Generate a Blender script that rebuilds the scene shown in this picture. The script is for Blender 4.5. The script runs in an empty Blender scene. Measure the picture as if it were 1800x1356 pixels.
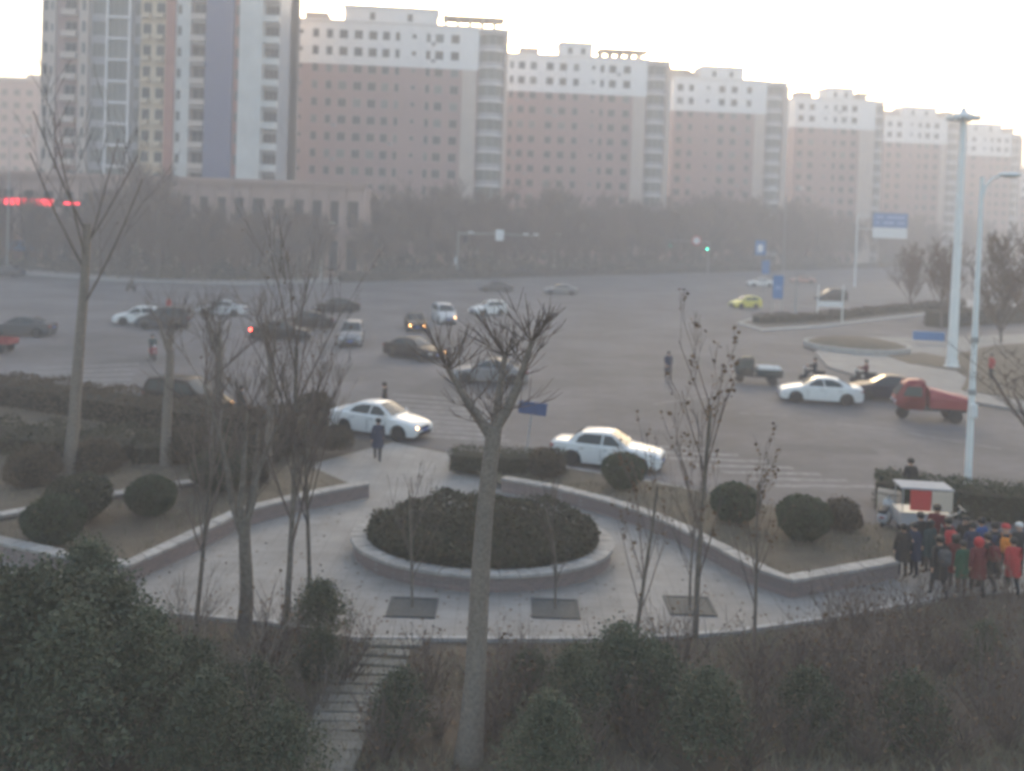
import bpy, bmesh, math, random
from mathutils import Vector, Matrix, Euler
random.seed(7)
R = math.radians
S = bpy.context.scene
COL = S.collection

# ------------------------------------------------------------------ camera
EYE, FOC, ROLL, PITCH, HORIZON = 9.5, 1700.0, 2.0, 1.5, 385.0      # FOC in pixels of an 1800-wide picture
OCY = HORIZON + FOC * math.tan(R(PITCH))
cd = bpy.data.cameras.new('camera'); cam = bpy.data.objects.new('camera', cd); COL.objects.link(cam)
cd.sensor_width = 36; cd.lens = FOC / 1800 * 36; cd.clip_start = .1; cd.clip_end = 6000
cd.shift_y = -(678 - OCY) / 1800
ROT = Matrix.Rotation(R(90 - PITCH), 3, 'X') @ Matrix.Rotation(R(ROLL), 3, 'Z')
cam.matrix_world = Matrix.Translation((0, 0, EYE)) @ ROT.to_4x4()
S.camera = cam
cd.dof.use_dof = True; cd.dof.focus_distance = 6.0; cd.dof.aperture_fstop = 1.25     # a phone focused on the window pane: all beyond is soft

# ------------------------------------------------------------------ sky, sun, exposure
SUN_EL, SUN_AZ = 9.5, 5.0          # degrees; azimuth clockwise from +Y
w = bpy.data.worlds.new('World'); S.world = w; w.use_nodes = True
nt = w.node_tree; nt.nodes.clear()
sk = nt.nodes.new('ShaderNodeTexSky'); sk.sky_type = 'NISHITA'; sk.sun_disc = False
sk.sun_elevation = R(SUN_EL); sk.sun_rotation = R(SUN_AZ); sk.air_density = 1.0; sk.dust_density = 4.2; sk.ozone_density = 1.15
bg = nt.nodes.new('ShaderNodeBackground'); bg.inputs['Strength'].default_value = 0.15
wo = nt.nodes.new('ShaderNodeOutputWorld')
nt.links.new(sk.outputs[0], bg.inputs[0]); nt.links.new(bg.outputs[0], wo.inputs[0])
sl = bpy.data.lights.new('sun', 'SUN'); sl.energy = 1.0; sl.angle = R(10); sl.color = (1, .92, .84)
so = bpy.data.objects.new('sun', sl); COL.objects.link(so)
sdir = Vector((math.sin(R(SUN_AZ)) * math.cos(R(SUN_EL)), math.cos(R(SUN_AZ)) * math.cos(R(SUN_EL)), math.sin(R(SUN_EL))))
so.rotation_euler = sdir.to_track_quat('Z', 'Y').to_euler()
S.view_settings.view_transform = 'Standard'; S.view_settings.look = 'None'; S.view_settings.gamma = 1
S.view_settings.use_curve_mapping = False; S.view_settings.exposure = 2.3
S.render.engine = 'CYCLES'
S.cycles.max_bounces = 5; S.cycles.diffuse_bounces = 3; S.cycles.glossy_bounces = 2; S.cycles.transmission_bounces = 3
S.cycles.volume_bounces = 1; S.cycles.transparent_max_bounces = 8
S.cycles.use_denoising = True
S.cycles.filter_width = 1.8

# ------------------------------------------------------------------ helpers
def ray(x, y):
    return ROT @ Vector(((x - 900) / FOC, -(y - OCY) / FOC, -1))
def G(x, y, z=0.0):                       # the point at height z that pixel (x, y) of the photograph looks at
    d = ray(x, y); t = (z - EYE) / d.z
    return Vector((d.x * t, d.y * t, z))
def D(x, y, Y):                           # the point at depth Y along that ray
    d = ray(x, y); t = Y / d.y
    return Vector((d.x * t, Y, EYE + d.z * t))

def tag(o, label=None, cat=None, group=None, kind=None):
    if label: o['label'] = label
    if cat: o['category'] = cat
    if group: o['group'] = group
    if kind: o['kind'] = kind
    return o
def thing(name, label, cat, loc=(0, 0, 0), rz=0.0, group=None, kind=None):
    o = bpy.data.objects.new(name, None); COL.objects.link(o)
    o.location = loc; o.rotation_euler = (0, 0, rz); o.empty_display_size = .2
    return tag(o, label, cat, group, kind)
def link(name, me, parent=None, loc=None, rz=None, mats=None):
    o = bpy.data.objects.new(name, me); COL.objects.link(o)
    if parent: o.parent = parent
    if loc is not None: o.location = loc
    if rz is not None: o.rotation_euler = (0, 0, rz)
    if mats:
        for i, m in enumerate(mats):
            o.material_slots[i].link = 'OBJECT'; o.material_slots[i].material = m
    return o
def copy_tree(o, parent=None):
    c = o.copy(); COL.objects.link(c)
    if parent: c.parent = parent
    for ch in o.children: copy_tree(ch, c)
    return c

class MB:
    def __init__(s): s.v = []; s.f = []; s.m = []
    def add(s, vs, fs, mi=0, M=None):
        b = len(s.v)
        s.v += [tuple(M @ Vector(p)) if M is not None else tuple(p) for p in vs]
        s.f += [tuple(i + b for i in f) for f in fs]; s.m += [mi] * len(fs)
    def box(s, a, b, mi=0, M=None):
        (x0, y0, z0), (x1, y1, z1) = a, b
        s.add([(x0,y0,z0),(x1,y0,z0),(x1,y1,z0),(x0,y1,z0),(x0,y0,z1),(x1,y0,z1),(x1,y1,z1),(x0,y1,z1)],
              [(0,3,2,1),(4,5,6,7),(0,1,5,4),(1,2,6,5),(2,3,7,6),(3,0,4,7)], mi, M)
    def bbox(s, a, b, bv=.03, mi=0, M=None):          # box with chamfered edges
        bm = bmesh.new(); bmesh.ops.create_cube(bm, size=1)
        c = [(a[i] + b[i]) / 2 for i in range(3)]; d = [b[i] - a[i] for i in range(3)]
        for v in bm.verts: v.co = Vector([c[i] + v.co[i] * d[i] for i in range(3)])
        bmesh.ops.bevel(bm, geom=bm.edges[:], offset=bv, segments=1, affect='EDGES')
        bm.verts.index_update()
        s.add([v.co[:] for v in bm.verts], [[v.index for v in f.verts] for f in bm.faces], mi, M); bm.free()
    def tube(s, pts, rad, k=6, mi=0, cap=True, M=None):
        pts = [Vector(p) for p in pts]; n = len(pts)
        if not hasattr(rad, '__len__'): rad = [rad] * n
        vs = []; fs = []
        ref = Vector((0, 0, 1)) if abs((pts[-1] - pts[0]).normalized().z) < .9 else Vector((1, 0, 0))
        for i in range(n):
            t = (pts[min(i + 1, n - 1)] - pts[max(i - 1, 0)])
            if t.length < 1e-9: t = Vector((0, 0, 1))
            t.normalize(); a = t.cross(ref)
            if a.length < 1e-6: a = t.orthogonal()
            a.normalize(); b = t.cross(a)
            for j in range(k):
                q = 2 * math.pi * j / k
                vs.append(pts[i] + (a * math.cos(q) + b * math.sin(q)) * rad[i])
        for i in range(n - 1):
            for j in range(k):
                j2 = (j + 1) % k
                fs.append((i*k + j, i*k + j2, (i+1)*k + j2, (i+1)*k + j))
        if cap: fs.append(tuple(range(k - 1, -1, -1))); fs.append(tuple((n-1)*k + j for j in range(k)))
        s.add(vs, fs, mi, M)
    def lathe(s, prof, k=20, mi=0, M=None):           # prof: (r, z) from bottom to top
        vs = []; fs = []; n = len(prof)
        for r, z in prof:
            for j in range(k):
                q = 2 * math.pi * j / k; vs.append((r * math.cos(q), r * math.sin(q), z))
        for i in range(n - 1):
            for j in range(k):
                j2 = (j + 1) % k; fs.append((i*k+j, i*k+j2, (i+1)*k+j2, (i+1)*k+j))
        if prof[0][0] > 1e-4: fs.append(tuple(range(k - 1, -1, -1)))
        if prof[-1][0] > 1e-4: fs.append(tuple((n-1)*k + j for j in range(k)))
        s.add(vs, fs, mi, M)
    def ball(s, c, r, k=10, n=6, mi=0, M=None):
        c = Vector(c); r = r if hasattr(r, '__len__') else (r, r, r)
        T = Matrix.Translation(c) @ Matrix.Diagonal((r[0], r[1], r[2], 1))
        if M is not None: T = M @ T
        s.lathe([(max(math.sin(math.pi * i / n), 1e-5), -math.cos(math.pi * i / n)) for i in range(n + 1)], k, mi, T)
    def prism(s, poly, z0, z1, mi=0, M=None):
        poly = [(p[0], p[1]) for p in poly]
        if sum(poly[i][0]*poly[(i+1)%len(poly)][1] - poly[(i+1)%len(poly)][0]*poly[i][1] for i in range(len(poly))) < 0: poly.reverse()
        n = len(poly)
        s.add([(x, y, z0) for x, y in poly] + [(x, y, z1) for x, y in poly],
              [tuple(range(n - 1, -1, -1)), tuple(range(n, 2 * n))] + [(i, (i+1) % n, n + (i+1) % n, n + i) for i in range(n)], mi, M)
    def mesh(s, name, mats, smooth=None):
        me = bpy.data.meshes.new(name); me.from_pydata(s.v, [], s.f)
        mats = mats if isinstance(mats, (list, tuple)) else [mats]
        for m in mats: me.materials.append(m)
        if len(mats) > 1: me.polygons.foreach_set('material_index', s.m)
        if smooth:
            me.polygons.foreach_set('use_smooth', [True] * len(s.f)); me.set_sharp_from_angle(angle=R(smooth))
        me.update(); return me
    def build(s, name, mats, parent=None, smooth=None, loc=None, rz=None):
        return link(name, s.mesh(name, mats, smooth), parent, loc, rz)
def sheet(name, poly, z, m, parent=None):
    p = [(q[0], q[1]) for q in poly]
    if sum(p[i][0]*p[(i+1)%len(p)][1] - p[(i+1)%len(p)][0]*p[i][1] for i in range(len(p))) < 0: p.reverse()
    bm = bmesh.new(); f = bm.faces.new([bm.verts.new((x, y, z)) for x, y in p])
    bmesh.ops.triangulate(bm, faces=[f]); me = bpy.data.meshes.new(name); bm.to_mesh(me); bm.free()
    me.materials.append(m); return link(name, me, parent)

# ------------------------------------------------------------------ materials
def mat(name, col, rough=.8, var=.25, scale=2.0, bump=0.0, bscale=30., metal=0., spec=.3, emit=None, estr=0., col2=None, big=0.0, coat=0., objvar=0., world=False, detail=6):
    m = bpy.data.materials.new(name); m.use_nodes = True
    n = m.node_tree.nodes; l = m.node_tree.links; n.clear()
    o = n.new('ShaderNodeOutputMaterial'); p = n.new('ShaderNodeBsdfPrincipled'); l.new(p.outputs[0], o.inputs[0])
    p.inputs['Roughness'].default_value = rough; p.inputs['Metallic'].default_value = metal
    p.inputs['Specular IOR Level'].default_value = spec; p.inputs['Coat Weight'].default_value = coat
    if world: src = n.new('ShaderNodeNewGeometry').outputs['Position']
    else: src = n.new('ShaderNodeTexCoord').outputs['Object']
    c = col; d = col2 or tuple(x * (1 - var) for x in col)
    if var > 0 or col2:
        tx = n.new('ShaderNodeTexNoise'); tx.inputs['Scale'].default_value = scale; tx.inputs['Detail'].default_value = detail; tx.inputs['Roughness'].default_value = .65
        l.new(src, tx.inputs['Vector'])
        rp = n.new('ShaderNodeValToRGB'); rp.color_ramp.elements[0].position = .32; rp.color_ramp.elements[1].position = .68
        rp.color_ramp.elements[0].color = (*d, 1); rp.color_ramp.elements[1].color = (*c, 1)
        l.new(tx.outputs['Fac'], rp.inputs[0]); out = rp.outputs[0]
        if big > 0:
            t2 = n.new('ShaderNodeTexNoise'); t2.inputs['Scale'].default_value = scale * .13; t2.inputs['Detail'].default_value = 4
            l.new(src, t2.inputs['Vector'])
            mr = n.new('ShaderNodeMapRange'); mr.inputs['From Min'].default_value = .3; mr.inputs['From Max'].default_value = .7
            mr.inputs['To Min'].default_value = 1 - big; mr.inputs['To Max'].default_value = 1 + big * .5; l.new(t2.outputs['Fac'], mr.inputs[0])
            mx = n.new('ShaderNodeMix'); mx.data_type = 'RGBA'; mx.blend_type = 'MULTIPLY'; mx.inputs[0].default_value = 1
            l.new(out, mx.inputs[6]); l.new(mr.outputs[0], mx.inputs[7]); out = mx.outputs[2]
        if objvar > 0:
            oi = n.new('ShaderNodeObjectInfo'); mr = n.new('ShaderNodeMapRange')
            mr.inputs['To Min'].default_value = 1 - objvar; mr.inputs['To Max'].default_value = 1 + objvar; l.new(oi.outputs['Random'], mr.inputs[0])
            mx = n.new('ShaderNodeMix'); mx.data_type = 'RGBA'; mx.blend_type = 'MULTIPLY'; mx.inputs[0].default_value = 1
            l.new(out, mx.inputs[6]); l.new(mr.outputs[0], mx.inputs[7]); out = mx.outputs[2]
        l.new(out, p.inputs['Base Color'])
    else: p.inputs['Base Color'].default_value = (*c, 1)
    if bump > 0:
        tb = n.new('ShaderNodeTexNoise'); tb.inputs['Scale'].default_value = bscale; tb.inputs['Detail'].default_value = 4; l.new(src, tb.inputs['Vector'])
        b = n.new('ShaderNodeBump'); b.inputs['Strength'].default_value = bump; b.inputs['Distance'].default_value = .02
        l.new(tb.outputs['Fac'], b.inputs['Height']); l.new(b.outputs[0], p.inputs['Normal'])
    if emit: p.inputs['Emission Color'].default_value = (*emit, 1); p.inputs['Emission Strength'].default_value = estr
    return m
def brickmat(name, c1, c2, mortar, sx=1.0, bw=.25, bh=.07):
    m = mat(name, c1, .9, .2, 6); n = m.node_tree.nodes; l = m.node_tree.links
    p = next(x for x in n if x.type == 'BSDF_PRINCIPLED')
    g = n.new('ShaderNodeNewGeometry'); sp = n.new('ShaderNodeSeparateXYZ'); l.new(g.outputs['Position'], sp.inputs[0])
    ad = n.new('ShaderNodeMath'); ad.operation = 'ADD'; l.new(sp.outputs[0], ad.inputs[0]); l.new(sp.outputs[1], ad.inputs[1])
    cb = n.new('ShaderNodeCombineXYZ'); l.new(ad.outputs[0], cb.inputs[0]); l.new(sp.outputs[2], cb.inputs[1])
    b = n.new('ShaderNodeTexBrick'); b.inputs['Scale'].default_value = 1; b.inputs['Brick Width'].default_value = bw; b.inputs['Row Height'].default_value = bh
    b.inputs['Mortar Size'].default_value = .008; b.inputs['Color1'].default_value = (*c1, 1); b.inputs['Color2'].default_value = (*c2, 1); b.inputs['Mortar'].default_value = (*mortar, 1)
    l.new(cb.outputs[0], b.inputs['Vector']); l.new(b.outputs['Color'], p.inputs['Base Color']); return m
def pavemat(name, c1, c2, joint, size=.5):
    m = mat(name, c1, .85, .2, 6); n = m.node_tree.nodes; l = m.node_tree.links
    p = next(x for x in n if x.type == 'BSDF_PRINCIPLED')
    g = n.new('ShaderNodeNewGeometry')
    b = n.new('ShaderNodeTexBrick'); b.offset = 0; b.inputs['Scale'].default_value = 1; b.inputs['Brick Width'].default_value = size; b.inputs['Row Height'].default_value = size
    b.inputs['Mortar Size'].default_value = .012; b.inputs['Color1'].default_value = (*c1, 1); b.inputs['Color2'].default_value = (*c2, 1); b.inputs['Mortar'].default_value = (*joint, 1)
    t = n.new('ShaderNodeTexNoise'); t.inputs['Scale'].default_value = .6; t.inputs['Detail'].default_value = 8; t.inputs['Roughness'].default_value = .7
    mr = n.new('ShaderNodeMapRange'); mr.inputs['From Min'].default_value = .3; mr.inputs['From Max'].default_value = .7; mr.inputs['To Min'].default_value = .7; mr.inputs['To Max'].default_value = 1.1
    mx = n.new('ShaderNodeMix'); mx.data_type = 'RGBA'; mx.blend_type = 'MULTIPLY'; mx.inputs[0].default_value = 1
    l.new(g.outputs['Position'], b.inputs['Vector']); l.new(g.outputs['Position'], t.inputs['Vector']); l.new(t.outputs['Fac'], mr.inputs[0])
    l.new(b.outputs['Color'], mx.inputs[6]); l.new(mr.outputs[0], mx.inputs[7]); l.new(mx.outputs[2], p.inputs['Base Color']); return m

M = dict(
 asphalt=mat('asphalt', (.118,.111,.114), .85, .28, 1.2, .3, 60, big=.42, world=True),
 patch=mat('asphalt_patch', (.088,.083,.085), .9, .25, 2.0, .3, 60, world=True),
 paint=mat('road_paint', (.225,.22,.218), .85, .6, 2.5, world=True),
 soil=mat('dry_soil', (.13,.105,.08), .95, .45, 1.5, .6, 20, big=.35, world=True),
 lawn=mat('dry_lawn', (.125,.10,.07), .95, .4, 1.3, .6, 25, big=.3, world=True),
 pave=pavemat('plaza_paving', (.255,.24,.222), (.23,.217,.202), (.185,.175,.162)),
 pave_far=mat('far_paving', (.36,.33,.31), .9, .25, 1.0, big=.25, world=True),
 kerb=mat('kerb_stone', (.36,.35,.335), .85, .3, 3, world=True),
 coping=mat('pale_coping', (.34,.32,.295), .85, .35, 4, .2, 40, objvar=.12),
 wallbrick=brickmat('purple_brick', (.20,.145,.135), (.15,.115,.11), (.22,.2,.19)),
 slab=mat('step_slab', (.20,.195,.175), .9, .35, 4, .3, 30, objvar=.15),
 pit=mat('tree_pit_iron', (.07,.075,.075), .8, .4, 8, .4, 40),
 bark=mat('grey_bark', (.17,.145,.12), .95, .5, 9, .8, 25), barkpale=mat('pale_bark', (.22,.185,.155), .95, .45, 16, .9, 30),
 barklime=mat('whitewashed_bark', (.42,.41,.38), .95, .45, 6, .7, 20),
 twig=mat('brown_twigs', (.14,.11,.095), .95, .3, 5, objvar=.25), twigfar=mat('brown_far_twigs', (.125,.078,.06), .95, .3, 3, objvar=.3),
 dryleaf=mat('dry_leaf', (.16,.10,.06), .9, .5, 8),
 green=mat('evergreen_leaf', (.045,.06,.03), .8, .5, 3, objvar=.2), green2=mat('dull_evergreen_leaf', (.095,.105,.065), .8, .45, 3, objvar=.2),
 hedge=mat('hedge_leaf', (.06,.06,.035), .85, .5, 2, objvar=.15), hedgebrown=mat('brown_hedge_leaf', (.10,.075,.05), .9, .5, 1.5, objvar=.15),
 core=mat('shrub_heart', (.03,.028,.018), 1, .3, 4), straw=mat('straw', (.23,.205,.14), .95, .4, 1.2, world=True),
 offwhite=mat('dusty_white_render', (.55,.54,.51), .9, .2, .3), white=mat('white_render', (.72,.70,.68), .85, .12, .3, objvar=0), pink=mat('pinkish_render', (.32,.215,.20), .9, .15, .25),
 cream=mat('cream_render', (.47,.395,.345), .9, .12, .3), redstrip=mat('red_brown_render', (.34,.15,.12), .9, .2, .4),
 bluewall=mat('slate_blue_cladding', (.10,.115,.19), .6, .12, .3), yellow=mat('ochre_render', (.52,.42,.30), .9, .12, .4),
 greywall=mat('grey_render', (.34,.34,.35), .8, .15, .4), pinkpod=mat('pink_stone', (.36,.25,.215), .9, .2, .5),
 glass=mat('window_glass', (.02,.023,.027), .5, .4, .7, spec=.1, objvar=.4), glasslight=mat('pale_curtain_glass', (.13,.135,.125), .35, .3, .8, spec=.3, objvar=.25),
 frame=mat('window_frame', (.33,.33,.33), .6, .1, 5), roof=mat('roof_felt', (.25,.24,.24), .9, .25, 1), beige=mat('beige_concrete', (.5,.42,.34), .9, .15, 1),
 steel=mat('galvanised_steel', (.33,.34,.34), .5, .15, 4, metal=.3), whitepole=mat('white_pole_paint', (.68,.70,.68), .5, .12, 1.5, bump=0),
 dark=mat('black_plastic', (.02,.02,.022), .6, .2, 10), rubber=mat('tyre_rubber', (.025,.025,.026), .85, .25, 20), rim=mat('alloy_rim', (.45,.45,.46), .35, .15, 10, metal=.8),
 carglass=mat('car_glass', (.03,.04,.043), .12, .2, 2, spec=.3), chrome=mat('chrome', (.5,.5,.5), .2, 0, metal=1),
 lens=mat('clear_lens', (.55,.56,.57), .15, .1, 20, spec=.7), taillens=mat('red_lens', (.25,.015,.012), .2, .2, 20, spec=.6),
 lit=mat('lit_headlamp', (.8,.7,.5), .3, 0, emit=(1, .48, .16), estr=5), litred=mat('lit_tail_lamp', (.5,.02,.02), .3, 0, emit=(1, .06, .04), estr=7),
 plate=mat('number_plate', (.08,.14,.4), .5, .1, 10),
 signblue=mat('sign_blue', (.02,.15,.36), .5, .12, 2), signwhite=mat('sign_white', (.66,.67,.66), .5, .08, 3), signred=mat('sign_red', (.45,.04,.04), .5, .1, 3),
 signdull=mat('dull_blue_sign', (.02,.06,.17), .6, .3, 3),
 ledred=mat('red_led', (.3,.01,.02), .4, 0, emit=(1, .03, .06), estr=1.3), ledgreen=mat('green_lamp', (.0,.3,.2), .4, 0, emit=(.05, 1, .62), estr=3.0),
 ledgreen_dim=mat('dim_green_lamp', (.0,.3,.2), .4, 0, emit=(.05, .8, .6), estr=.35),
 leddark=mat('sign_black', (.03,.02,.02), .7, .2, 3),
 skin=mat('skin', (.42,.26,.19), .6, .1, 20), hair=mat('black_hair', (.012,.011,.011), .6, .3, 30), eye=mat('eye', (.02,.015,.012), .3, 0), shoe=mat('shoe', (.03,.028,.028), .7, .3, 15),
 wood=mat('plain_wood', (.26,.19,.12), .8, .3, 8),
)
def paint(name, c, rough=.3):
    d = max(c) < .1
    return mat(name, c, .42 if d else rough, .1, 1.5, spec=.14 if d else .35, coat=.04 if d else .15)
P = dict(white=paint('car_white', (.62,.62,.60)), silver=paint('car_silver', (.42,.43,.44)), black=paint('car_black', (.011,.011,.013)), grey=paint('car_grey', (.16,.16,.165)),
         darkgrey=paint('car_dark_grey', (.06,.062,.068)), brown=paint('car_brown_black', (.016,.011,.010)), yellow=paint('car_yellow', (.62,.56,.08)), tan=paint('car_red_tan', (.36,.20,.16)),
         red=paint('truck_red', (.24,.025,.03), .5), navy=paint('car_navy', (.012,.015,.028)), darkcab=paint('cab_dark_green', (.045,.055,.055), .6))
def cloth(name, c): return mat(name, c, .9, .3, 9, .3, 30)
C = dict(black=cloth('black_cloth', (.02,.02,.023)), navy=cloth('navy_cloth', (.025,.035,.07)), blue=cloth('blue_cloth', (.03,.08,.24)), red=cloth('red_cloth', (.42,.035,.04)), maroon=cloth('maroon_cloth', (.13,.02,.025)),
         green=cloth('green_cloth', (.02,.09,.05)), grey=cloth('grey_cloth', (.06,.06,.064)), brown=cloth('brown_cloth', (.09,.065,.05)), orange=cloth('orange_cloth', (.65,.22,.03)), teal=cloth('teal_cloth', (.025,.06,.065)),
         white=cloth('white_cloth', (.6,.6,.58)), jeans=cloth('dark_jeans', (.03,.036,.055)))

# ------------------------------------------------------------------ ground and roads
sheet('ground', [(-715, -85), (715, -85), (715, 895), (-715, 895)], -.02, M['soil'])['kind'] = 'structure'
KD = Vector((.70, .714))                                  # direction in which the far kerb recedes
def kerbline(t): return Vector((-9 + KD.x * t, 150 + KD.y * t))
farkerb = [(-400, 150), G(-200, 472)[:2], G(0, 480)[:2], G(230, 496)[:2], G(420, 501)[:2], G(560, 497)[:2], G(700, 491)[:2], kerbline(0), kerbline(60), kerbline(140), kerbline(300), kerbline(520)]
nearleft = [G(690, 775)[:2], G(560, 768)[:2], G(430, 757)[:2], G(270, 738)[:2], G(120, 712)[:2], G(0, 695)[:2], G(-250, 655)[:2], (-400, 75)]
nearright = [G(690, 775)[:2], G(790, 795)[:2], G(1000, 828)[:2], G(1150, 853)[:2], G(1330, 892)[:2], G(1500, 925)[:2], G(1640, 950)[:2], G(1900, 990)[:2], (120, 12), (500, -60)]
road = farkerb + [(500, 400), (500, -60)] + nearright[::-1][1:] + nearleft[1:]
tag(sheet('road', road, 0.0, M['asphalt']), kind='structure')

def ribbon(name, line, width, z0, z1, m, side=1, parent=None):
    mb = MB(); L = [Vector((p[0], p[1])) for p in line]; off = []
    for i in range(len(L)):
        t = (L[min(i+1, len(L)-1)] - L[max(i-1, 0)]).normalized(); off.append(L[i] + Vector((-t.y, t.x)) * width * side)
    for i in range(len(L) - 1): mb.prism([L[i], L[i+1], off[i+1], off[i]], z0, z1)
    return mb.build(name, m, parent), off
o, off1 = ribbon('kerb', farkerb, .3, -.01, .15, M['kerb']); o['kind'] = 'structure'
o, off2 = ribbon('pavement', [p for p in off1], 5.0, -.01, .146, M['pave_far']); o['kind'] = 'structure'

# plaza paving, near side
plazaback = [G(0, 930)[:2], G(230, 985)[:2], G(420, 893)[:2], G(600, 850)[:2], G(535, 832)[:2], G(560, 815)[:2], G(690, 780)[:2], G(790, 800)[:2], G(800, 830)[:2], G(900, 848)[:2], G(1060, 880)[:2], G(1200, 930)[:2], G(1385, 1020)[:2], G(1580, 985)[:2], G(1640, 955)[:2], G(1900, 993)[:2]]
plazafront = [G(1900, 1040)[:2], G(1640, 1055)[:2], G(1450, 1088)[:2], G(1280, 1112)[:2], G(1100, 1124)[:2], G(900, 1124)[:2], G(620, 1122)[:2], G(480, 1095)[:2], G(250, 1075)[:2], G(0, 1047)[:2]]
tag(sheet('plaza', [G(-300, 880)[:2]] + plazaback + plazafront + [G(-300, 990)[:2]], .06, M['pave']), kind='structure')
o, _ = ribbon('kerb', plazafront[1:], .14, -.02, .075, M['kerb'], 1); o['kind'] = 'structure'
# kerbs along the road on the near side
o, _ = ribbon('kerb', nearleft[1:], .22, -.01, .14, M['kerb'], 1); o['kind'] = 'structure'
o, _ = ribbon('kerb', nearright[1:7], .25, -.01, .15, M['kerb'], -1); o['kind'] = 'structure'
# planted beds
bed_r = [G(790, 818)[:2], G(1000, 835)[:2], G(1150, 860)[:2], G(1330, 898)[:2], G(1500, 930)[:2], G(1580, 942)[:2], G(1575, 986, .5)[:2], G(1480, 1003, .5)[:2], G(1388, 1019, .5)[:2], G(1340, 1002, .5)[:2], G(1280, 970, .5)[:2], G(1200, 928, .5)[:2], G(1140, 903, .5)[:2], G(1060, 878, .5)[:2], G(980, 858, .5)[:2], G(885, 842, .5)[:2]]
tag(sheet('planting_bed', bed_r, .25, M['lawn']), kind='structure')
bed_l = [G(-200, 700)[:2], G(0, 705)[:2], G(120, 722)[:2], G(270, 747)[:2], G(430, 766)[:2], G(560, 777)[:2], G(540, 830)[:2], G(645, 850, .5)[:2], G(530, 872, .5)[:2], G(420, 900, .5)[:2], G(330, 945, .5)[:2], G(225, 993, .5)[:2], G(120, 977, .5)[:2], G(0, 952, .5)[:2], G(-150, 925, .5)[:2], G(-250, 800, .5)[:2]]
tag(sheet('planting_bed', bed_l, .25, M['lawn']), kind='structure')

# road markings -------------------------------------------------
def stripe_mesh(a, b, wd, z=.004):
    a = Vector(a[:2]); b = Vector(b[:2]); t = (b - a).normalized(); n = Vector((-t.y, t.x)) * wd / 2
    mb = MB(); mb.add([(*(a - n), z), (*(b - n), z), (*(b + n), z), (*(a + n), z)], [(0, 1, 2, 3)]); return mb
def crossing(lines, wd):
    r = thing('zebra_crossing', None, None, kind='structure')
    for (x0, y0, x1, y1) in lines: stripe_mesh(G(x0, y0), G(x1, y1), wd).build('stripe', M['paint'], r)
    return r
crossing([(60 - 12*i, 648 + 8*i, 245 - 4*i, 640 + 9*i) for i in range(7)], .45)
crossing([(690 + 6*i, 694 + 9*i, 832 + 8*i, 704 + 9*i) for i in range(9)], .4)
crossing([(1085 + 46*i, 782 + 12*i, 1250 + 48*i, 790 + 11*i) for i in range(7)], .42)
mk = thing('lane_marking', None, None, kind='structure')
for a in [(1150, 711, 1296, 688), (1300, 726, 1385, 731), (1470, 745, 1580, 757), (1590, 760, 1760, 790), (1060, 590, 1150, 575), (1180, 570, 1240, 560), (420, 560, 470, 557), (960, 560, 1010, 553), (1330, 590, 1420, 600)]:
    stripe_mesh(G(a[0], a[1]), G(a[2], a[3]), .2).build('stripe', M['paint'], mk)

rg = random.Random(4)
for i, (x, y, w_, d_) in enumerate([(760, 680, 1.6, 4.5), (1010, 640, 2.2, 1.4), (1120, 760, 3.2, 1.0), (300, 640, 3.0, 1.2), (930, 575, 5.0, 1.6), (1240, 640, 1.5, 5.0), (1450, 790, 4.2, 1.3), (560, 655, 1.2, 3.0)]):
    c = G(x, y); a = rg.uniform(-.5, .5); ca, sa = math.cos(a), math.sin(a)
    pts = [(c.x + ca * u * w_ - sa * v * d_ + rg.gauss(0, .1), c.y + sa * u * w_ + ca * v * d_ + rg.gauss(0, .1)) for u, v in ((-.5, -.5), (0, -.52), (.5, -.5), (.51, 0), (.5, .5), (0, .5), (-.5, .5))]
    tag(sheet('road_patch', pts, .0035, M['patch']), kind='structure')
# islands on the right ------------------------------------------
isl = [G(1295, 570)[:2], G(1340, 583)[:2], G(1440, 577)[:2], G(1560, 562)[:2], G(1700, 548)[:2], G(1900, 535)[:2], G(1900, 520)[:2], G(1700, 530)[:2], G(1560, 543)[:2], G(1400, 555)[:2], G(1320, 562)[:2]]
mb = MB(); mb.prism(isl, -.01, .15); tag(mb.build('traffic_island', M['kerb']), kind='structure')
mb = MB(); mb.prism([Vector(p) * .5 + Vector(q) * .5 if False else p for p, q in zip([G(1305, 570)[:2], G(1342, 580)[:2], G(1440, 574)[:2], G(1560, 559)[:2], G(1700, 545)[:2], G(1700, 533)[:2], G(1560, 546)[:2], G(1400, 558)[:2], G(1322, 565)[:2]], [0]*9)], .1, .19); tag(mb.build('planting_bed', M['soil']), kind='structure')
isl2 = [G(1432, 622)[:2], G(1455, 648)[:2], G(1520, 668)[:2], G(1600, 688)[:2], G(1720, 712)[:2], G(1900, 745)[:2], G(1900, 585)[:2], G(1760, 592)[:2], G(1640, 597)[:2], G(1520, 595)[:2], G(1460, 603)[:2]]
mb = MB(); mb.prism(isl2, -.01, .15); tag(mb.build('pavement', M['pave']), kind='structure')
mb = MB(); mb.prism([G(1562, 630)[:2], G(1600, 643)[:2], G(1680, 655)[:2], G(1700, 668)[:2], G(1690, 690)[:2], G(1900, 725)[:2], G(1900, 600)[:2], G(1740, 612)[:2], G(1660, 632)[:2], G(1620, 624)[:2]], .1, .2); tag(mb.build('planting_bed', M['lawn']), kind='structure')

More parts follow.
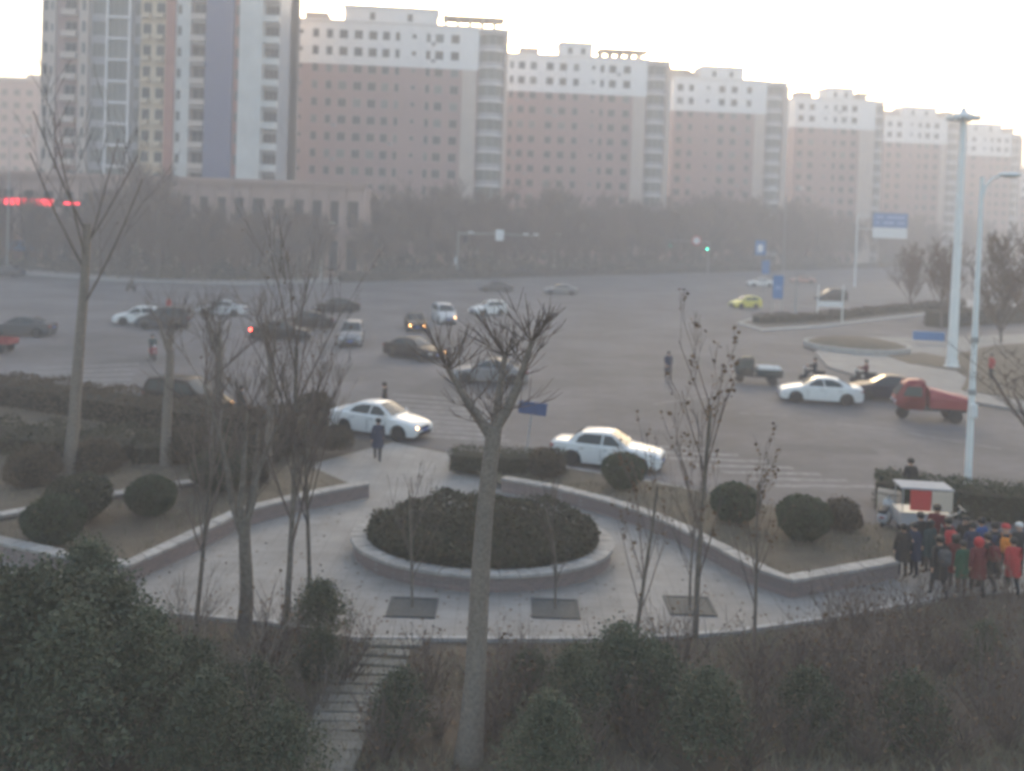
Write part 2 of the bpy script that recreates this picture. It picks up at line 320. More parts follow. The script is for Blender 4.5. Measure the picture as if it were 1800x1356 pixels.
# ------------------------------------------------------------------ facades
def facade(mb, W, z0, z1, opens, depth=.22, mi=0, x0=0.0):
    """wall in the plane y=0 facing -y, from x0 to x0+W, with rectangular openings (xa, xb, za, zb) cut through and their reveals"""
    xs = sorted({x0, x0 + W} | {o[0] for o in opens} | {o[1] for o in opens}); zs = sorted({z0, z1} | {o[2] for o in opens} | {o[3] for o in opens})
    hole = set()
    xi = {round(x, 4): i for i, x in enumerate(xs)}; zi = {round(z, 4): i for i, z in enumerate(zs)}
    for o in opens:
        for i in range(xi[round(o[0], 4)], xi[round(o[1], 4)]):
            for j in range(zi[round(o[2], 4)], zi[round(o[3], 4)]): hole.add((i, j))
    for j in range(len(zs) - 1):
        i = 0
        while i < len(xs) - 1:
            if (i, j) in hole: i += 1; continue
            k = i
            while k + 1 < len(xs) - 1 and (k + 1, j) not in hole: k += 1
            mb.add([(xs[i], 0, zs[j]), (xs[k+1], 0, zs[j]), (xs[k+1], 0, zs[j+1]), (xs[i], 0, zs[j+1])], [(0, 1, 2, 3)], mi); i = k + 1
    for a, b, c, d in opens:
        mb.add([(a,0,c),(b,0,c),(b,0,d),(a,0,d),(a,depth,c),(b,depth,c),(b,depth,d),(a,depth,d)], [(0,4,5,1),(1,5,6,2),(2,6,7,3),(3,7,4,0)], mi)
WM = {}
def window_mesh(w, h, g='glass', mull=1, fr='frame'):
    k = (round(w, 3), round(h, 3), g, mull, fr)
    if k not in WM:
        mb = MB(); t = .07
        mb.box((0, .12, 0), (w, .14, h), 1)                               # pane
        for a, b in [((0, .06, 0), (w, .12, t)), ((0, .06, h - t), (w, .12, h)), ((0, .06, t), (t, .12, h - t)), ((w - t, .06, t), (w, .12, h - t))]: mb.box(a, b, 0)
        for i in range(mull):
            x = w * (i + 1) / (mull + 1); mb.box((x - .03, .07, t), (x + .03, .115, h - t), 0)
        WM[k] = mb.mesh('window', [M[fr], M[g]])
    return WM[k]
AC = None
def aircon(parent, loc):
    global AC
    if AC is None:
        mb = MB(); mb.bbox((0, -.45, 0), (.85, -.05, .6), .03); mb.lathe([(.22, 0), (.22, .02)], 12, 1, Matrix.Translation((.35, -.455, .3)) @ Matrix.Rotation(R(90), 4, 'X'))
        AC = mb.mesh('air_conditioner', [M['greywall'], M['dark']])
    return link('air_conditioner', AC, parent, loc)

FL = 3.1
def apartment(label, px, Y, width, cols, bay, yaw, floors=14, white_floors=2, blank=None, head=(.42, .7), pergola=(.72, 1.02)):
    """slab of flats: px = photo column of its left edge, at depth Y; cols = (centre x, width, height) of each stack of windows; bay = (x0, x1) of the rounded glazed bay"""
    p = D(px, 390, Y); rt = thing('apartment_building', label, 'apartment block', (p.x, Y, 0), R(yaw), 'apartment blocks in a row beyond the trees')
    H = floors * FL; zw = (floors - white_floors) * FL - .5; top = H + .9; dep = 13.0
    wins = []
    for f in range(floors):
        for (cx, ww, hh) in cols:
            z = f * FL + 1.0 + (1.5 - hh) * .7; wins.append((cx - ww / 2, cx + ww / 2, z, z + hh))
    b0, b1 = bay
    for z0, z1, m, nm in ((-.2, zw, 'pink', 'wall'), (zw, top, 'white', 'upper_wall')):
        ops = [o for o in wins if o[2] >= z0 and o[3] <= z1]
        mb = MB(); facade(mb, b0, z0, z1, ops)
        mb.add([(b0,0,z0),(b0,1.2,z0),(b0,1.2,z1),(b0,0,z1)], [(0,1,2,3)])
        mb.add([(b0,1.2,z0),(width,1.2,z0),(width,1.2,z1),(b0,1.2,z1)], [(0,1,2,3)])
        mb.add([(width,1.2,z0),(width,dep,z0),(width,dep,z1),(width,1.2,z1)], [(0,1,2,3)])
        mb.add([(0,dep,z0),(0,0,z0),(0,0,z1),(0,dep,z1)], [(0,1,2,3)])
        mb.add([(width,dep,z0),(0,dep,z0),(0,dep,z1),(width,dep,z1)], [(0,1,2,3)])
        mb.build(nm, M[m], rt)
    mb = MB(); mb.box((-.15, -.15, zw - .2), (b0 - .05, -.004, zw + .08)); mb.build('string_course', M['white'], rt)
    mb = MB(); mb.prism([(.01, .01), (b0 - .01, .01), (b0 - .01, 1.21), (width - .01, 1.21), (width - .01, dep - .01), (.01, dep - .01)], H - .05, H + .2); mb.build('roof', M['roof'], rt)
    mb = MB(); mb.box((-.25, -.25, top), (b0 + .1, .25, top + .28)); mb.box((-.25, .25, top), (.25, dep, top + .28)); mb.box((width - .25, 1.0, top), (width + .25, dep, top + .28)); mb.box((b0 + .1, .95, top), (width - .25, 1.45, top + .28)); mb.build('parapet', M['white'], rt)
    if blank:
        mb = MB(); mb.box((blank[0], -.35, -.2), (blank[1], -.01, zw - .25)); mb.build('blank_pier', M['cream'], rt)
    for (a, b, c, d) in wins:
        if any(abs(c - z) < 0 for z in ()): continue
        link('window', window_mesh(b - a, d - c, 'glasslight' if random.random() < .16 else 'glass', 1 if b - a > 1 else 0), rt, (a, .05, c))
    # rounded bay: glass drum per storey and white ledges
    cx = (b0 + b1) / 2; rad = (b1 - b0) / 2
    def arc(r, n=10, flat=0): return [(cx + r * math.cos(math.pi + math.pi * i / n), 1.15 + r * .85 * math.sin(math.pi + math.pi * i / n)) for i in range(n + 1)]
    gm = MB(); gm.prism(arc(rad), .9, FL - .25)
    for i in (2, 4, 6, 8):
        q = arc(rad + .03)[i]; gm.box((q[0] - .05, q[1] - .05, .9), (q[0] + .05, q[1] + .05, FL - .25), 1)
    gme = gm.mesh('bay_window', [M['glasslight'], M['frame']])
    lm = MB(); lm.prism(arc(rad + .12), FL - .25, FL + .9 - .001); lme = lm.mesh('bay_spandrel', [M['greywall']]); lm2 = MB(); lm2.prism(arc(rad + .3), FL - .2, FL + .02); lm2e = lm2.mesh('bay_ledge', [M['white']])
    mb = MB(); mb.prism(arc(rad + .12), -.2, .9); mb.build('bay_spandrel', M['greywall'], rt)
    for f in range(floors):
        link('bay_window', gme, rt, (0, 0, f * FL)); link('bay_ledge', lm2e, rt, (0, 0, f * FL))
        if f < floors - 1: link('bay_spandrel', lme, rt, (0, 0, f * FL))
    mb = MB(); mb.prism(arc(rad + .7, 14), top - .62, top - .25); mb.build('bay_canopy', M['white'], rt)
    mb = MB(); mb.box((b1 + .15, .3, -.2), (width - .02, 1.18, top - .9)); mb.build('end_pier', M['cream'], rt)
    # roof houses and pergola slab
    hx0, hx1 = head[0] * width, head[1] * width
    mb = MB(); ops = [(hx0 + (hx1 - hx0) * k - .5, hx0 + (hx1 - hx0) * k + .5, top + .9, top + 2.3) for k in (.3, .7)]
    M2 = Matrix.Translation((0, 2.0, 0)); t = MB(); facade(t, hx1 - hx0, H + .2, top + 3.2, ops, x0=hx0); mb.add(t.v, t.f, 0, M2)
    mb.box((hx0, 2.25, H + .2), (hx1, 9, top + 3.199)); mb.box((hx0 - .3, 1.7, top + 3.2), (hx1 + .3, 9.3, top + 3.5)); hd = mb.build('roof_house', M['white'], rt)
    for a, b, c, d in ops: link('window', window_mesh(b - a, d - c), rt, (a, 2.05, c))
    mb = MB(); a, b = pergola[0] * width, pergola[1] * width
    mb.box((a, .2, top + 1.7), (b, 5.5, top + 2.15))
    for k in range(5): x = a + .3 + (b - a - 2.4) * k / 4; mb.box((x, .6, H + .2), (x + .6, 1.2, top + 1.7)); mb.box((x, 4.4, H + .2), (x + .6, 5.0, top + 1.7))
    mb.build('pergola', M['beige'], rt)
    mb = MB(); a = .08 * width; mb.box((a, 4, H + .2), (a + 4, 9, top + 2.0)); mb.box((a - .2, 3.8, top + 2.0), (a + 4.2, 9.2, top + 2.25)); mb.build('roof_house', M['cream'], rt)
    for f in range(1, floors, 1):
        if random.random() < .45 and len(cols) > 4:
            c = random.choice(cols[:-1]); aircon(rt, (c[0] + c[1] / 2 + .12, 0, f * FL + .35))
    return rt
W1 = 1.5
cols2 = [(1.6, W1, 1.6), (3.3, .7, .8), (5.9, 1.1, 1.6), (8.4, 1.1, 1.6), (10.9, W1, 1.6), (13.6, W1, 1.6), (16.2, W1, 1.6), (18.6, 1.3, 1.6), (20.7, .8, 1.6), (23.7, .8, .8), (26.3, .8, 1.6), (28.3, W1, 1.6), (31.2, W1, 1.6)]
cols3 = [(.8, .8, 1.6), (2.9, 1.4, 1.6), (5.4, 1.4, 1.6), (8.9, W1, 1.6), (11.7, W1, 1.6), (14.5, 1.2, 1.6), (18.2, .8, .8), (20.1, .8, 1.6), (22.3, W1, 1.6), (25.4, W1, 1.6)]
cols4 = [(1.5, W1, 1.6), (4.2, 1.2, 1.6), (8.2, .8, .8), (11.6, W1, 1.6), (14.6, W1, 1.6), (18.2, 1.2, 1.6)]
cols5 = [(1.6, W1, 1.6), (4.6, W1, 1.6), (8.4, .8, .8), (11.0, .9, 1.6), (13.4, W1, 1.6), (16.2, W1, 1.6)]
apartment('pinkish block of flats with white top floors beside the blue-striped tower', 488, 176, 41.0, cols2, (35.6, 40.2), 4, blank=(32.6, 35.3), head=(.26, .68), pergola=(.7, .98))
apartment('second block of flats with white top and a small roof house, mid row', 884, 205, 35.0, cols3, (29.8, 33.8), 4, blank=(26.8, 29.5), head=(.32, .52), pergola=(.55, .86))
apartment('third block of flats, washed out by the brightest sky glow', 1176, 230, 28.0, cols4, (22.5, 26.5), 4, blank=(19.6, 22.2), head=(.25, .62), pergola=(-.02, .14))
apartment('block of flats standing left of the blue road sign with broad blank pier', 1390, 258, 24.5, cols5, (22.0, 24.4), 4, blank=(17.6, 21.8), head=(.38, .68), pergola=(.7, .86))
apartment('block of flats directly behind the blue and white road sign', 1548, 292, 26.0, cols5, (19.6, 23.4), 4, blank=(17.5, 19.2), head=(.25, .65), pergola=(.68, .86))
apartment('smallest farthest block of flats behind the tall white mast', 1683, 330, 22.0, cols5, (17.9, 21.2), 4, head=(.1, .7), pergola=(.72, .92))
apartment('far reddish end block cut off by the right photo edge', 1790, 350, 30.0, cols5, (22.0, 26.0), 4, floors=10, head=(.2, .5))

# left tower -----------------------------------------------------
def tower():
    Y = 152.0; p0 = D(63, 150, Y); p1 = D(487, 150, Y); W = p1.x - p0.x; k = W / (487 - 63)
    rt = thing('residential_tower', 'tall tower with slate blue stripe and glazed centre rising from the pink podium', 'tower', (p0.x, Y, 0), 0)
    X = lambda px: (px - 63) * k
    fh = 3.34; n = 18; z0 = 12.2; zt = z0 + n * fh
    def bay(a, b, y, m, nm, wins=(), g='glass', hh=1.7, sill=.9, mull=1, depth=14.0, fr='frame', every=1):
        a, b = X(a), X(b); ops = []
        for f in range(n):
            for (u, v) in wins: ops.append((a + (b - a) * u, a + (b - a) * v, z0 + f * fh + sill, z0 + f * fh + sill + hh))
        t = MB(); facade(t, b - a, z0, zt, ops, x0=a); mb = MB(); mb.add(t.v, t.f, 0, Matrix.Translation((0, y, 0)))
        mb.add([(a,y,z0),(a,y,zt),(a,depth,zt),(a,depth,z0)], [(3,2,1,0)][::-1]); mb.add([(b,y,z0),(b,depth,z0),(b,depth,zt),(b,y,zt)], [(0,1,2,3)]); mb.add([(a,y,zt),(b,y,zt),(b,depth,zt),(a,depth,zt)], [(0,1,2,3)])
        mb.build(nm, M[m], rt)
        for o in ops: link('window', window_mesh(o[1] - o[0], o[3] - o[2], g, mull, fr), rt, (o[0], y + .05, o[2]))
    def slabs(a, b, y0, y1, m, nm, zz, h):
        a, b = X(a), X(b); mb = MB(); mb.bbox((a, y0, 0), (b, y1, h), .04); me = mb.mesh(nm, [M[m]])
        for f in range(n): link(nm, me, rt, (0, 0, z0 + f * fh + zz))
    bay(63, 78, 1.4, 'cream', 'wall', [(.25, .8)])
    bay(78, 92, .7, 'cream', 'pale_strip', [(.35, .7)], hh=1.2)
    bay(92, 134, 1.0, 'pink', 'wall', [(.36, .86)]); slabs(104, 131, -.1, .99, 'cream', 'balcony', .0, 1.0)
    bay(134, 150, .5, 'cream', 'wall', [(.3, .75)])
    bay(150, 182, 1.6, 'greywall', 'glazed_wall', [(.06, .94)], 'glasslight', 2.2, .6, 2)
    bay(182, 226, .6, 'greywall', 'glazed_wall', [(.03, .97)], 'glasslight', 2.9, .3, 3)
    for px in (183, 222): mb = MB(); mb.box((X(px), .2, z0), (X(px + 3), .59, zt)); mb.build('mullion_strip', M['white'], rt)
    slabs(187, 222, .35, .59, 'white', 'floor_band', -.12, .28)
    bay(226, 242, 1.6, 'greywall', 'glazed_wall', [(.1, .9)], 'glasslight', 2.2, .6)
    bay(242, 288, .8, 'yellow', 'wall', [(.08, .4), (.6, .92)]); slabs(246, 260, -.1, .79, 'yellow', 'bay_sill', .0, .85); slabs(270, 284, -.1, .79, 'yellow', 'bay_sill', .0, .85)
    bay(288, 304, .3, 'redstrip', 'red_strip')
    bay(304, 330, .7, 'offwhite', 'white_strip', [(.1, .4)], hh=1.5, sill=.9)
    bay(330, 360, 1.2, 'pink', 'wall', [(.1, .92)], hh=2.0, sill=.8); slabs(332, 359, -.2, 1.19, 'cream', 'balcony', .0, .95); slabs(332, 359, -.1, 1.0, 'offwhite', 'balcony_roof', 2.9, .18)
    bay(360, 409, -.2, 'bluewall', 'blue_wall')
    bay(409, 419, .2, 'redstrip', 'red_strip', [(.2, .95)], hh=1.6)
    bay(419, 460, -.3, 'offwhite', 'white_wall')
    bay(460, 487, 1.0, 'greywall', 'wall', [(.05, .95)], hh=1.7, sill=1.1, mull=2); slabs(459.6, 487, -.1, .99, 'offwhite', 'balcony', .0, 1.1)
    mb = MB(); mb.box((0, 8, z0), (W, 15, zt + 1.2)); mb.build('core', M['cream'], rt)
    mb = MB(); mb.box((4, 3, zt), (W - 4, 12, zt + 4)); mb.build('roof_house', M['cream'], rt)
tower()

def podium():
    Y = 141.0; a = D(-60, 390, Y).x; b = D(640, 390, Y).x; W = b - a; H = 13.4
    rt = thing('podium_building', 'low pink stone podium with tall dark openings below the tower', 'podium', (a, Y, 0), 0)
    k = W / 700; X = lambda px: (px + 60) * k
    ops = []
    cols = [X(x) for x in (-30, 5, 40, 75, 110, 145, 180, 215, 250, 285, 318, 350, 381, 412, 443, 480, 516, 548, 580, 610)]
    for c in cols: ops += [(c, c + 1.6, 1.0, 5.4), (c, c + 1.6, 7.4, 11.2)]
    mb = MB(); facade(mb, W, -.2, H, ops, depth=.5)
    mb.add([(0,0,H),(W,0,H),(W,24,H),(0,24,H)], [(0,1,2,3)]); mb.add([(W,0,-.2),(W,24,-.2),(W,24,H),(W,0,H)], [(0,1,2,3)]); mb.add([(0,24,-.2),(0,0,-.2),(0,0,H),(0,24,H)], [(0,1,2,3)])
    mb.build('wall', M['pinkpod'], rt)
    for o in ops: link('window', window_mesh(o[1] - o[0], o[3] - o[2], 'glass', 1, 'dark'), rt, (o[0], .3, o[2]))
    mb = MB(); mb.box((-.4, -.7, H), (W + .4, 0, H + .55)); mb.box((-.2, -.35, H - .5), (W + .2, -.003, H - .003)); mb.build('cornice', M['pinkpod'], rt)
    mb = MB(); mb.box((-.1, -.25, 6.0), (W + .1, -.003, 6.5)); mb.build('string_course', M['pinkpod'], rt)
    pm = MB(); pm.box((0, -.45, -.2), (.9, -.003, H - .55)); pme = pm.mesh('pilaster', [M['pinkpod']])
    for c in cols: link('pilaster', pme, rt, (c - 1.2, 0, 0))
    # red running sign along the left of the front
    z = D(40, 355, Y).z; sg = thing('led_sign', 'long glowing red sign strip on the podium front at the left edge', 'sign', (D(-40, 355, Y).x, Y - .5, z), 0)
    Ls = D(150, 355, Y).x - D(-40, 355, Y).x
    mb = MB(); mb.bbox((0, 0, -.55), (Ls, .3, .55), .05); mb.build('panel', M['leddark'], sg)
    rr = random.Random(3); mb = MB(); x = .4
    while x < Ls * .72:
        wd = rr.uniform(.55, .9)
        for q in range(3): mb.box((x, -.06, -.4 + q * .34), (x + wd, -.004, -.28 + q * .34))
        mb.box((x + wd * .4, -.055, -.4), (x + wd * .55, -.0045, .4)); x += wd + .22
    mb.build('lit_strokes', M['ledred'], sg)
    mb = MB(); mb.box((Ls * .82, -.06, -.12), (Ls * .96, -.004, .12)); mb.build('lit_dash', M['ledred'], sg)
    s2 = thing('shop_sign', 'small pale signboard on the pink podium front', 'sign', D(338, 422, Y - .6), 0)
    mb = MB(); mb.bbox((-.7, 0, -.55), (.7, .14, .55), .04); mb.build('board', M['signwhite'], s2); mb = MB(); mb.box((-.06, .14, -.3), (.06, .6, .3)); mb.build('bracket', M['steel'], s2)
    s3 = thing('shop_sign', 'dull blue shop sign low on the podium at the left edge', 'sign', D(35, 432, Y - .6), 0)
    mb = MB(); mb.bbox((-2.6, 0, -.7), (2.6, .14, .7), .04); mb.build('board', M['signblue'], s3); mb = MB(); mb.box((-2, .14, -.1), (2, .6, .1)); mb.build('bracket', M['steel'], s3)
podium()
def back_block():
    Y = 235.0; a = D(-120, 300, Y).x; b = D(92, 300, Y).x; W = b - a; H = D(20, 142, Y).z
    rt = thing('apartment_building', 'distant brownish block behind the tower at the far left', 'apartment block', (a, Y, 0), 0, 'apartment blocks in a row beyond the trees')
    n = int(H / FL); ops = []
    for f in range(n):
        for i in range(9): ops.append((1.2 + i * (W - 3) / 8.6, 2.7 + i * (W - 3) / 8.6, f * FL + 1, f * FL + 2.6))
    mb = MB(); facade(mb, W, -.2, H, ops); mb.add([(0,0,H),(W,0,H),(W,12,H),(0,12,H)], [(0,1,2,3)]); mb.add([(W,0,-.2),(W,12,-.2),(W,12,H),(W,0,H)], [(0,1,2,3)]); mb.build('wall', M['pink'], rt)
    for o in ops: link('window', window_mesh(1.5, 1.6), rt, (o[0], .05, o[2]))
    mb = MB(); mb.box((-.2, -.2, H), (W + .2, .2, H + .8)); mb.build('parapet', M['cream'], rt)
    mb = MB(); mb.box((W * .72, 3, H), (W * .85, 8, H + 2.0)); mb.build('roof_house', M['cream'], rt)
back_block()

# ------------------------------------------------------------------ vegetation
def tree_meshes(seed, h, r0, trunk_h, spread=.55, levels=3, kids=(5, 5, 4), up=.35, leaves=0, bark='bark', twig='twig', k0=7, lean=(0, 0), minr=.006, fork=0, wig=.06, leafsize=.07, twiglen=.5, kr=1.0):
    rg = random.Random(seed); tb, cb = MB(), MB(); tips = []
    def grow(p, d, L, r, lev, mb):
        n = 4 if lev < 2 else 3; pts = [p.copy()]; rs = [r]; q = p.copy(); dd = d.copy()
        r1 = max(r * (.45 if lev else .6), minr)
        for i in range(n):
            dd = (dd + Vector((rg.gauss(0, wig), rg.gauss(0, wig), rg.gauss(0, wig) + up * .12 * (lev > 0)))).normalized()
            q = q + dd * (L / n); pts.append(q.copy()); rs.append(r + (r1 - r) * (i + 1) / n)
        mb.tube(pts, rs, k0 if lev == 0 else (5 if lev == 1 else 3), 0, lev == 0)
        if lev >= levels: tips.extend(pts[1:]); return
        nk = kids[min(lev, len(kids) - 1)]
        for j in range(nk):
            t = rg.uniform(.25, 1) if lev else rg.uniform(0.0, 1.0) * (h - trunk_h) / h + trunk_h / h
            t = min(t, .999); i = int(t * n); a = pts[i].lerp(pts[i + 1], t * n - i)
            ang = rg.uniform(0, 2 * math.pi); side = Vector((math.cos(ang), math.sin(ang), 0))
            nd = (dd * (1 - spread) + side * spread + Vector((0, 0, up))).normalized()
            l2 = L * (rg.uniform(.38, .6) if lev else rg.uniform(.35, .55) * (1.15 - .6 * (t - trunk_h / h)))
            if lev == levels - 1: l2 *= twiglen * 2
            grow(a, nd, l2, max(rs[i] * rg.uniform(.35, .55) * kr, minr), lev + 1, tb if lev == 0 and fork else cb)
    grow(Vector((0, 0, -.15)), Vector((lean[0], lean[1], 1)).normalized(), h, r0, 0, tb)
    for i in range(leaves):
        p = rg.choice(tips) + Vector((rg.gauss(0, .04), rg.gauss(0, .04), rg.gauss(-.03, .04)))
        leaf(cb, p, leafsize * rg.uniform(.6, 1.3), rg, 1)
    return tb.mesh('trunk', [M[bark]], 60), cb.mesh('crown', [M[twig], M['dryleaf']])
def leaf(mb, p, s, rg, mi=0, n=None):
    a = Vector((rg.gauss(0, 1), rg.gauss(0, 1), rg.gauss(0, .7))).normalized()
    b = a.cross(n if n is not None else Vector((rg.gauss(0, 1), rg.gauss(0, 1), rg.gauss(0, 1))))
    if b.length < 1e-4: b = a.orthogonal()
    b = b.normalized() * s * .45; a = a * s
    mb.add([p - a * .5, p + b, p + a * .6, p - b], [(0, 1, 2, 3)], mi)
def put_tree(name, me, loc, rz, sc, label, cat='tree', group=None):
    t = thing(name, label, cat, loc, rz, group); t.scale = (sc, sc, sc)
    link('trunk', me[0], t); link('crown', me[1], t); return t

# belt of bare trees beyond the far kerb
FARV = [tree_meshes(100 + i, 8.6, .15, 1.2, .55, 3, (26, 8, 5), .4, 160, 'bark', 'twigfar', 6, minr=.026, leafsize=.26) for i in range(5)]
rg = random.Random(11)
n = 0
farpts = [Vector(p[:2]) for p in farkerb[1:]]
def along(u):                                           # point on the far kerb and its outward normal
    tot = [(farpts[i+1] - farpts[i]).length for i in range(len(farpts) - 1)]; s = u
    for i, L in enumerate(tot):
        if s <= L or i == len(tot) - 1:
            d = (farpts[i+1] - farpts[i]).normalized(); return farpts[i] + d * s, Vector((-d.y, d.x))
        s -= L
u = 0
while u < 470:
    p, nn = along(u); fade = u > 300
    for row in ((2.5, 1.0), (8, 1.1), (13.5, 1.15)):
        q = p + nn * (row[0] + rg.uniform(-.8, 1.2)) + Vector((rg.uniform(-1.5, 1.5), rg.uniform(-1, 1)))
        if abs(q.y - 150) < 14 and q.x < -22 and q.y > 137: continue
        if not (-.62 < q.x / q.y < .62): continue
        px_ = 900 + 1700 * q.x / q.y; low = .74 if 300 < px_ < 650 else .84 if px_ < 160 else 1.1
        put_tree('bare_tree', rg.choice(FARV), (q.x, q.y, 0), rg.uniform(0, 6.28), low * row[1] * rg.uniform(.8, 1.15) * (1.0 if u < 160 else 1.1), 'bare brown tree in the dense belt between the far kerb and the flats', 'tree', 'bare trees beyond the far kerb'); n += 1
    u += rg.uniform(3.5, 4.4) * (1.7 if fade else 1)
def understorey():
    rg = random.Random(17); mb = MB()
    for _ in range(60000):
        u = rg.uniform(0, 400); p, nn = along(u); off = 6.5 + 5.0 * rg.random() ** 1.5
        hh = (2.2 + .9 * math.sin(u * .31) + .7 * math.sin(u * .83 + 1)) * (1.15 if off > 7.5 else .8)
        q = p + nn * off
        if q.y > 136 and q.x < -22 and q.y < 160 and off > 13: continue
        leaf(mb, Vector((q.x, q.y, hh * rg.random() ** .8)), .34 * rg.uniform(.6, 1.3), rg, 0 if math.sin(u * .17) + rg.gauss(0, .4) > 0 else 1)
    tag(mb.build('undergrowth', [M['hedge'], M['hedgebrown']]), 'dark undergrowth below the belt of bare trees beyond the far kerb', 'undergrowth', kind='stuff')
understorey()
# hedge builder --------------------------------------------------
def leafy(mb, pts_n, size, rg, mi=0):
    for p, nn in pts_n: leaf(mb, p, size * rg.uniform(.6, 1.3), rg, mi, nn)
def hedge(name, line, width, h, m, label, dens, size, cat='hedge', group=None, z=0.0, bump=.12, seed=1):
    rg = random.Random(seed); L = [Vector((p[0], p[1])) for p in line]; base = sum(L, Vector((0, 0))) / len(L)
    rt = thing(name, label, cat, (base.x, base.y, z), 0, group); L = [p - base for p in L]; lb, cb = MB(), MB()
    for i in range(len(L) - 1):
        a, b = L[i], L[i+1]; d = b - a; ln = d.length; d.normalize(); nn = Vector((-d.y, d.x))
        e0 = a - d * .02; e1 = b + d * .02
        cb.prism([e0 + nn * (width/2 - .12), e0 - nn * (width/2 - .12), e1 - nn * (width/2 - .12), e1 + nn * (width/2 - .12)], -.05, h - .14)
        for _ in range(int(dens * ln * (width + 2 * h))):
            t = rg.uniform(-.1, ln + .1); f = rg.random() * (width + 2 * h)
            wv = bump * (math.sin(t * 2.1 + i) + math.sin(t * 5.3 + 2 * i) * .5 + math.sin(t*.7) ) * .6
            hh = h + wv
            if f < h: off, zz, nrm = -width / 2, f / h * hh, -nn
            elif f < h + width: off, zz, nrm = f - h - width / 2, hh, None
            else: off, zz, nrm = width / 2, (f - h - width) / h * hh, nn
            edge = max(0, zz - (hh - .15)) * .6; off *= 1 - edge / max(width, .3)
            p = a + d * t + nn * (off + rg.gauss(0, .05))
            leaf(lb, Vector((p.x, p.y, zz + rg.gauss(0, .05))), size * rg.uniform(.6, 1.3), rg)
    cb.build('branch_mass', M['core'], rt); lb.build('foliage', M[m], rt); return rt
hedge('hedge', [kerbline(-22) - Vector((.7, -.7)) * -1.2, kerbline(0) + Vector((1.2, -1.1)), kerbline(60) + Vector((1.2, -1.1)), kerbline(140) + Vector((1.2, -1.1)), kerbline(300) + Vector((1.2, -1.1))], 1.8, 1.1, 'hedgebrown', 'long low dark hedge along the far kerb running off to the right', 14, .34, seed=2)
hedge('hedge', [G(1330, 572), G(1440, 567), G(1560, 553), G(1690, 540)], 1.2, .8, 'hedgebrown', 'low brown hedge on the narrow traffic island beside the yellow taxi', 60, .16, z=.19, seed=3)
hedge('hedge', [G(-180, 700), G(0, 712), G(120, 730), G(265, 755), G(430, 775), G(555, 788)], 2.2, 1.0, 'hedgebrown', 'broad brown winter hedge between the road and the left planting bed', 170, .10, z=.25, bump=.2, seed=4)
hedge('hedge', [G(-180, 790), G(60, 800), G(240, 815), G(420, 810)], 2.4, .7, 'hedge', 'second lower hedge row behind the left round shrubs', 120, .11, z=.25, bump=.25, seed=14)
hedge('hedge', [G(1540, 883), G(1680, 902), G(1800, 912), G(1930, 925)], 1.7, 1.0, 'green', 'clipped dark green hedge around the foot of the white street lamp', 240, .08, z=.0, bump=.05, seed=5)
hedge('hedge', [G(795, 832), G(870, 838), G(990, 840)], 1.1, .65, 'hedge', 'short low hedge behind the round flower bed, beside the white car', 260, .07, z=.25, seed=6)
hedge('hedge', [G(1640, 575), G(1720, 570), G(1900, 562)], 2.0, 1.6, 'hedgebrown', 'tall brown hedge behind the white mast at the right edge', 40, .2, z=.1, bump=.3, seed=7)

def shrub_mesh(seed, r, h, n, size, m, lump=.1, squash=1.0, top=1.0):
    rg = random.Random(seed); lb, cb = MB(), MB(); ph = [rg.uniform(0, 6) for _ in range(6)]
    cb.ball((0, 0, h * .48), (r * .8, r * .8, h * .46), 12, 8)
    for _ in range(n):
        z = rg.uniform(-1, 1); a = rg.uniform(0, 2 * math.pi); s = math.sqrt(1 - z * z)
        l = 1 + lump * (math.sin(3 * a + ph[0]) * s + math.sin(4 * z + ph[1]) + math.sin(7 * a + ph[2] + 3 * z)) * .6
        rr = rg.choice((1, 1, .93, .86)) * l
        nn = Vector((math.cos(a) * s, math.sin(a) * s, z))
        p = Vector((nn.x * r * rr, nn.y * r * rr, h * .5 + nn.z * h * .5 * rr)) + Vector((rg.gauss(0, .02), rg.gauss(0, .02), rg.gauss(0, .02)))
        if p.z < 0: p.z = abs(p.z) * .3
        leaf(lb, p, size * rg.uniform(.6, 1.4), rg)
    return lb.mesh('foliage', [M[m]]), cb.mesh('branch_mass', [M['core']])
def put_shrub(me, loc, rz, sc, label, group=None, name='round_shrub', cat='shrub'):
    t = thing(name, label, cat, loc, rz, group); t.scale = sc if hasattr(sc, '__len__') else (sc, sc, sc)
    link('foliage', me[0], t); link('branch_mass', me[1], t); return t
SH = [shrub_mesh(31, .75, 1.25, 7500, .055, 'green', .06), shrub_mesh(32, .75, 1.2, 7500, .055, 'hedge', .1), shrub_mesh(33, .6, .9, 4200, .052, 'hedgebrown', .14)]
for (x, y, v, sc, lb) in [(1095, 858, 0, 1.0, 'round dark shrub in front of the white car bonnet'), (1290, 917, 0, .98, 'round clipped shrub left of the pair in the right bed'), (1410, 948, 0, 1.05, 'largest round clipped shrub in the right bed'), (1480, 930, 2, 1.0, 'small brownish round shrub at the end of the right bed'),
                          (140, 915, 1, 1.15, 'round dark shrub behind another in the left bed'), (95, 955, 0, 1.05, 'round dark shrub at the front of the left bed near the wall'), (265, 905, 0, .95, 'round shrub standing alone in the middle of the left bed'), (385, 862, 1, 1.2, 'loose brownish green shrub at the back of the left bed'), (552, 745, 2, 1.5, 'dark upright bush beside the tail of the nearest white saloon')]:
    put_shrub(SH[v], G(x, y, .25) if y != 745 else G(x, y, 0), random.uniform(0, 6), sc, lb, 'round clipped shrubs in the planting beds')
put_shrub(SH[2], G(960, 838, .25), 1, 1.1, 'brownish bush at the end of the short hedge beside the white car', 'round clipped shrubs in the planting beds')

